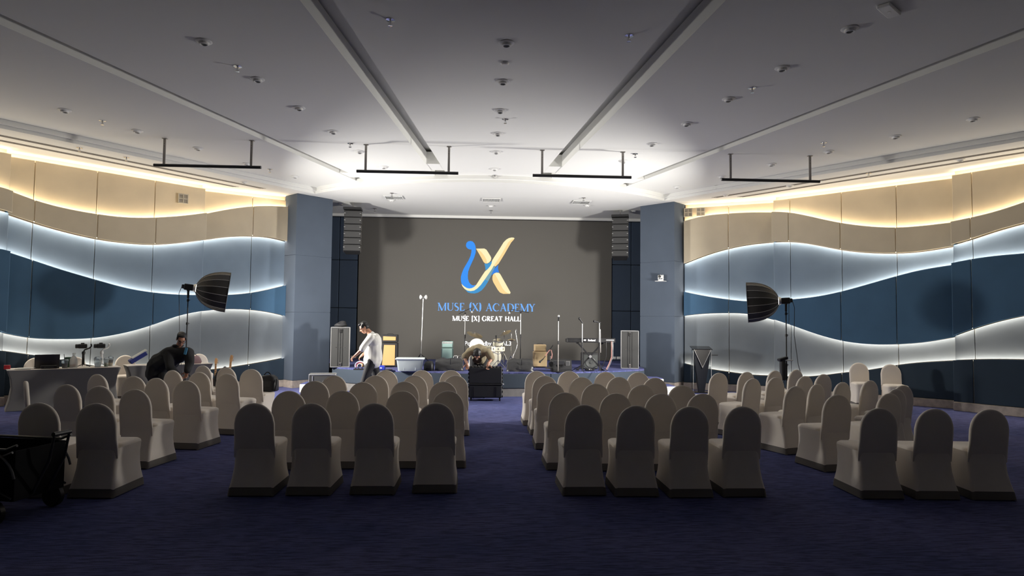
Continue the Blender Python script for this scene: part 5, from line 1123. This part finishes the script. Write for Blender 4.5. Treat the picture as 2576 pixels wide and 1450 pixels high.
# ================================================================== PEOPLE
def remesh(mb, voxel, m_, name, parent, it=4, fold=None):
    me = mb.mesh(name+'_src', m_, 0); tmp = bpy.data.objects.new(name+'_tmp', me); COL.objects.link(tmp)
    md = tmp.modifiers.new('r', 'REMESH'); md.mode = 'VOXEL'; md.voxel_size = voxel
    if it: sm = tmp.modifiers.new('s', 'SMOOTH'); sm.factor = .5; sm.iterations = it
    dg = bpy.context.evaluated_depsgraph_get(); out = bpy.data.meshes.new_from_object(tmp.evaluated_get(dg)); bpy.data.objects.remove(tmp)
    if fold:
        n = len(out.vertices); co = np.empty(n*3); no = np.empty(n*3); out.vertices.foreach_get('co', co); out.vertices.foreach_get('normal', no); co = co.reshape(-1, 3); no = no.reshape(-1, 3)
        a, f = fold; x, y, z = co.T
        d = a*(np.sin(f*(x*.9+z*.35)+2*np.sin(z*7))*.6+np.sin(f*1.7*(y*.8-z*.5+x*.3)+1.3)*.4); co = co+no*d[:, None]; out.vertices.foreach_set('co', co.ravel())
    out.materials.clear(); out.materials.append(m_); out.shade_smooth(); out.update()
    return link(name, out, parent)
def add_head(b, c, fwd, up, s=1.):
    T = ortho(fwd, up); c = Vector(c); L = lambda x, y, z: c+T@Vector((x*s, y*s, z*s)); E = lambda p_, r_: b.ell(L(*p_), tuple(q*s for q in r_), T, 14, 10)
    E((0, -.012, .03), (.076, .095, .085)); E((0, .022, -.035), (.060, .068, .075)); E((0, .045, -.085), (.036, .036, .030)); E((0, .062, .022), (.058, .03, .02))
    E((0, .098, -.018), (.013, .020, .017)); E((0, .088, .0), (.009, .014, .03)); E((0, .082, -.058), (.024, .014, .009)); E((0, .081, -.068), (.02, .013, .008))
    for q in (-1, 1): E((q*.078, -.01, -.01), (.010, .020, .032)); E((q*.035, .066, -.03), (.022, .02, .02))
    return T, L
def add_hand(b, w_, d, n, curl=35, side=1, s=1.):
    w_ = Vector(w_); d = Vector(d).normalized(); n = Vector(n); n = (n-d*n.dot(d)).normalized(); r_ = d.cross(n)*side; T = Matrix((r_, d, r_.cross(d))).transposed()
    b.ell(w_+d*.05*s, (.041*s, .056*s, .017*s), T, 12, 8); b.cap(w_-d*.02, .024*s, w_+d*.03*s, .026*s)
    for k, (o_, L) in enumerate(((.030, .072), (.010, .080), (-.011, .075), (-.031, .058))):
        p_ = w_+d*.088*s+r_*o_*s; dd = (d+r_*o_*1.5).normalized(); a = 0
        for j, f in enumerate((.45, .32, .23)):
            a += R(curl*(.7 if j == 0 else 1)); e = p_+(dd*math.cos(a)+n*math.sin(a))*L*f*s; b.cap(p_, (.0098-.001*j)*s, e, (.0090-.001*j)*s, 8); p_ = e
    p_ = w_+d*.025*s+r_*.03*s; td = (d*.6+r_*.75+n*.25).normalized()
    for j, (L, q) in enumerate(((.038, 0), (.030, .45), (.024, .8))): e = p_+(td*(1-q*.5)+d*q*.5+n*q*.3).normalized()*L*s; b.cap(p_, (.0125-.0012*j)*s, e, (.0112-.0012*j)*s, 8); p_ = e
def person(label, base, J, colors, head, hands, sleeve, hem, jacket=False, hairstyle=0):
    base = Vector(base); t = thing('person', label, 'person', base); V = {k: Vector(v)-base for k, v in J.items()}; b = MB()
    # body: one continuous surface
    T, L = add_head(b, V['head'], *head); b.cap(V['neck'], .058, V['head']-T@Vector((0, .02, .05)), .052)
    b.cap(V['pelvis'], .125, V['chest'], .135); sh = (V['shl']-V['shr']).normalized(); b.cap(V['chest']+sh*.06, .11, V['chest']-sh*.06, .11); b.cap(V['shl'], .055, V['shr'], .055); b.cap(V['chest'], .11, V['neck'], .06)
    for q in 'lr':
        b.cap(V['sh'+q], .056, V['el'+q], .042); b.cap(V['el'+q], .041, V['wr'+q], .027); b.cap(V['hip'+q], .092, V['kn'+q], .060); b.cap(V['kn'+q], .058, V['an'+q], .038)
        f = Vector(J.get('toe'+q, J['an'+q]+Vector((0, -.15, 0))))-base; b.cap(V['an'+q]-Vector((0, 0, .03)), .035, f, .03); b.cap(V['hip'+q], .10, V['pelvis'], .11)
        add_hand(b, V['wr'+q], *hands[q])
    remesh(b, .007, M_skin, 'body', t, 2)
    # hair
    h = MB(); E = lambda p_, r_: h.ell(L(*p_), r_, T, 14, 10)
    E((0, -.030, .058), (.087, .092, .080)); E((0, -.055, .0), (.078, .064, .075)); E((0, .040, .100), (.064, .046, .030)); E((.03, .025, .108), (.05, .055, .026))
    for q in (-1, 1): E((q*.072, .01, .035), (.018, .04, .04))
    remesh(h, .009, M_hair, 'hair', t, 1, (.004, 70))
    for q in (-1, 1):
        MB().ell(L(q*.033, .086, -.002), (.013, .006, .006), T, 10, 6).build('eye', mat('eye_dark', (.03, .02, .018), .2), t); MB().ell(L(q*.034, .090, .022), (.022, .006, .005), T, 10, 6).build('eyebrow', M_hair, t)
    # top
    s = MB(); g = .018 if not jacket else .05
    s.cap(V['pelvis']+(V['chest']-V['pelvis'])*hem[0], .135+g+hem[1], V['chest'], .145+g); s.cap(V['chest']+sh*.07, .118+g, V['chest']-sh*.07, .118+g); s.cap(V['shl'], .068+g*.7, V['shr'], .068+g*.7); s.cap(V['chest'], .12+g, V['neck']-(V['head']-V['neck'])*.25, .068+g*.4)
    for q in 'lr':
        a, e, w_ = V['sh'+q], V['el'+q], V['wr'+q]
        if sleeve >= 1.: s.cap(a, .068+g*.6, e, .056+g*.5); s.cap(e, .056+g*.5, e.lerp(w_, min(1, sleeve-1)), .042+g*.4)
        else: s.cap(a, .070+g*.7, a.lerp(e, sleeve), .064+g*1.1)
    if hem[2]: s.cap(V['pelvis']+(V['chest']-V['pelvis'])*hem[0], .135+g+hem[1], V['pelvis']+Vector(hem[2]), .15+g+hem[1])
    top = remesh(s, .012, colors[0], 'jacket' if jacket else 'shirt', t, 3, (.010, 26))
    # trousers, shoes
    p_ = MB(); p_.cap(V['pelvis'], .143, V['pelvis']+(V['chest']-V['pelvis'])*.25, .145)
    for q in 'lr': p_.cap(V['pelvis'], .13, V['hip'+q], .115); p_.cap(V['hip'+q], .112, V['kn'+q], .080); p_.cap(V['kn'+q], .080, V['an'+q]+Vector((0, 0, .03)), .062)
    remesh(p_, .012, colors[1], 'trousers', t, 3, (.006, 30))
    for q in 'lr':
        f = Vector(J.get('toe'+q, J['an'+q]+Vector((0, -.15, 0))))-base; o_ = MB(); d = (f-V['an'+q]); d.z = 0; d.normalize(); hl = Vector((V['an'+q].x, V['an'+q].y, .045))-d*.05; to = Vector((V['an'+q].x, V['an'+q].y, .040))+d*.17
        o_.cap(hl, .044, to, .040); o_.cap(V['an'+q]-Vector((0, 0, .02)), .05, hl+d*.06, .05); r_ = remesh(o_, .010, colors[2], 'shoe', t, 2)
        for v in r_.data.vertices: v.co.z = max(v.co.z, .002-base.z)
    return t, V, T, L, top
# --- man in white, walking past the stage edge
W_ = lambda px, py, dy=0.: Vector(aty(px, py, 14.40+dy))
J = dict(head=W_(916, 825), neck=W_(930, 838), chest=W_(941, 858), pelvis=W_(938, 902), shl=W_(932, 850, -.17), shr=W_(935, 848, .17), ell=W_(912, 878, -.24), wrl=W_(894, 895, -.22), elr=W_(930, 880, .24), wrr=W_(912, 893, .16),
         hipl=W_(936, 908, -.09), hipr=W_(938, 908, .09), knl=W_(918, 953, -.10), knr=W_(948, 955, .10), anl=W_(903, 1000, -.10), anr=W_(962, 996, .10))
for q in 'lr': J['an'+q].z = .085 if q == 'l' else .11; J['toe'+q] = J['an'+q]+Vector((-.15, 0, -.05))
J['anl'].z = .08
M_wsh = mat('white_cotton', (.74, .73, .68), .85, bump=.1, scale=200); M_blk = mat('black_denim', (.018, .018, .02), .8)
t, V, T, L, top = person('young man in a loose white shirt and black trousers walking head down', (J['pelvis'].x, 14.40, 0), J, (M_wsh, M_blk, mat('white_trainers', (.75, .75, .72), .6)),
    (Vector((-.80, -.16, -.55)), Vector((-.5, 0, .85))), dict(l=((-.7, 0, -.6), (.3, -.2, -.9), 40, 1), r=((-.7, 0, -.7), (.3, .2, -.9), 40, -1)), 1.05, (.12, .035, (.0, 0, -.02)))
# --- man in tan shirt bent over the rolling case
X0 = aty(1204, 880, 14.9)[0]
P_ = lambda x, y, z: Vector((X0+x, y, z))
J = dict(head=P_(-.03, 14.66, 1.00), neck=P_(-.01, 14.80, 1.065), chest=P_(0, 14.93, 1.05), pelvis=P_(.02, 15.22, .90), shl=P_(.20, 14.86, 1.05), shr=P_(-.20, 14.86, 1.05), ell=P_(.29, 14.76, .90), wrl=P_(.21, 14.64, .80), elr=P_(-.30, 14.76, .92), wrr=P_(-.25, 14.64, .80),
         hipl=P_(.11, 15.24, .86), hipr=P_(-.09, 15.24, .86), knl=P_(.13, 15.22, .47), knr=P_(-.11, 15.22, .47), anl=P_(.13, 15.28, .085), anr=P_(-.11, 15.28, .085))
for q in 'lr': J['toe'+q] = J['an'+q]+Vector((0, -.14, -.05))
M_tan = mat('tan_cotton', (.27, .225, .14), .85, bump=.1, scale=200)
t, V, T, L, top = person('man in a tan printed shirt bending head down over the black rolling case', (X0, 15.2, 0), J, (M_tan, M_blk, M_black), (Vector((0, -.35, -.93)), Vector((0, -.93, .30))),
    dict(l=((-.1, -.25, -.9), (0, -1, -.2), 30, -1), r=((.1, -.25, -.9), (0, -1, -.2), 30, 1)), .85, (.0, .02, (0, .02, 0)))
pr = MB(); pr.ell(Vector((-.03, -.345, .86)), (.10, .02, .075), None, 16, 10); o = pr.build('dark_print', mat('print_brown', (.05, .03, .025), .8), t); MB().ell(Vector((-.03, -.366, .88)), (.03, .006, .025), None, 12, 8).build('white_print', mat('print_pale', (.6, .58, .5), .8), t)
# --- man in black jacket leaning over by the table
W_ = lambda px, py, dy=0.: Vector(aty(px, py, 13.25+dy))
J = dict(head=W_(456, 854, -.18), neck=W_(449, 873, -.04), chest=W_(436, 895), pelvis=W_(404, 920, .15), shl=W_(473, 888, -.06), shr=W_(424, 886, -.08), ell=W_(478, 915, -.12), wrl=W_(471, 934, -.22), elr=W_(428, 925, -.25), wrr=W_(448, 944, -.28),
         hipl=W_(408, 934, .08), hipr=W_(392, 932, .20), knl=W_(412, 968, -.05), knr=W_(392, 968, .02), anl=W_(410, 1008, .10), anr=W_(388, 1008, .18))
for q in 'lr': J['an'+q].z = .085; J['toe'+q] = J['an'+q]+Vector((.08, -.12, -.05))
M_jk = mat('black_jacket', (.014, .014, .015), .8, bump=.15, scale=150)
t, V, T, L, top = person('man in glasses and black jacket leaning over between chairs and table', (J['pelvis'].x, 13.35, 0), J, (M_jk, M_blk, M_black), (Vector((.38, -.76, -.52)), Vector((.28, -.42, .86))),
    dict(l=((-.15, -.1, -1), (-.3, -1, 0), 30, 1), r=((.75, -.1, -.5), (0, -.6, -.8), 30, -1)), 1.9, (.0, .05, (-.03, .02, -.14)), True)
gl = MB()
for q in (-1, 1):
    gl.tube([L(q*.034+.026*math.cos(a), .104, -.004+.020*math.sin(a)) for a in np.linspace(0, 2*math.pi, 14)[:-1]], .003, 5, closed=True); gl.tube([L(q*.062, .10, 0), L(q*.08, .0, .0)], .003, 5)
gl.tube([L(-.008, .107, 0), L(.008, .107, 0)], .003, 5); gl.build('glasses', M_black, t)
c = W_(467, 884, -.27)-t.location; MB().box(c, (.05, .012, .13), M=Matrix.Rotation(R(12), 3, 'Y'), bev=.004).build('blue_lanyard', mat('lanyard_blue', (.10, .38, .62), .6), t)
cl = MB(); cl.tube([V['neck']+Vector((.075*math.cos(a)-.01, .075*math.sin(a), .02)) for a in np.linspace(0, 2*math.pi, 14)[:-1]], .026, 8, closed=True); cl.build('collar', M_jk, t)
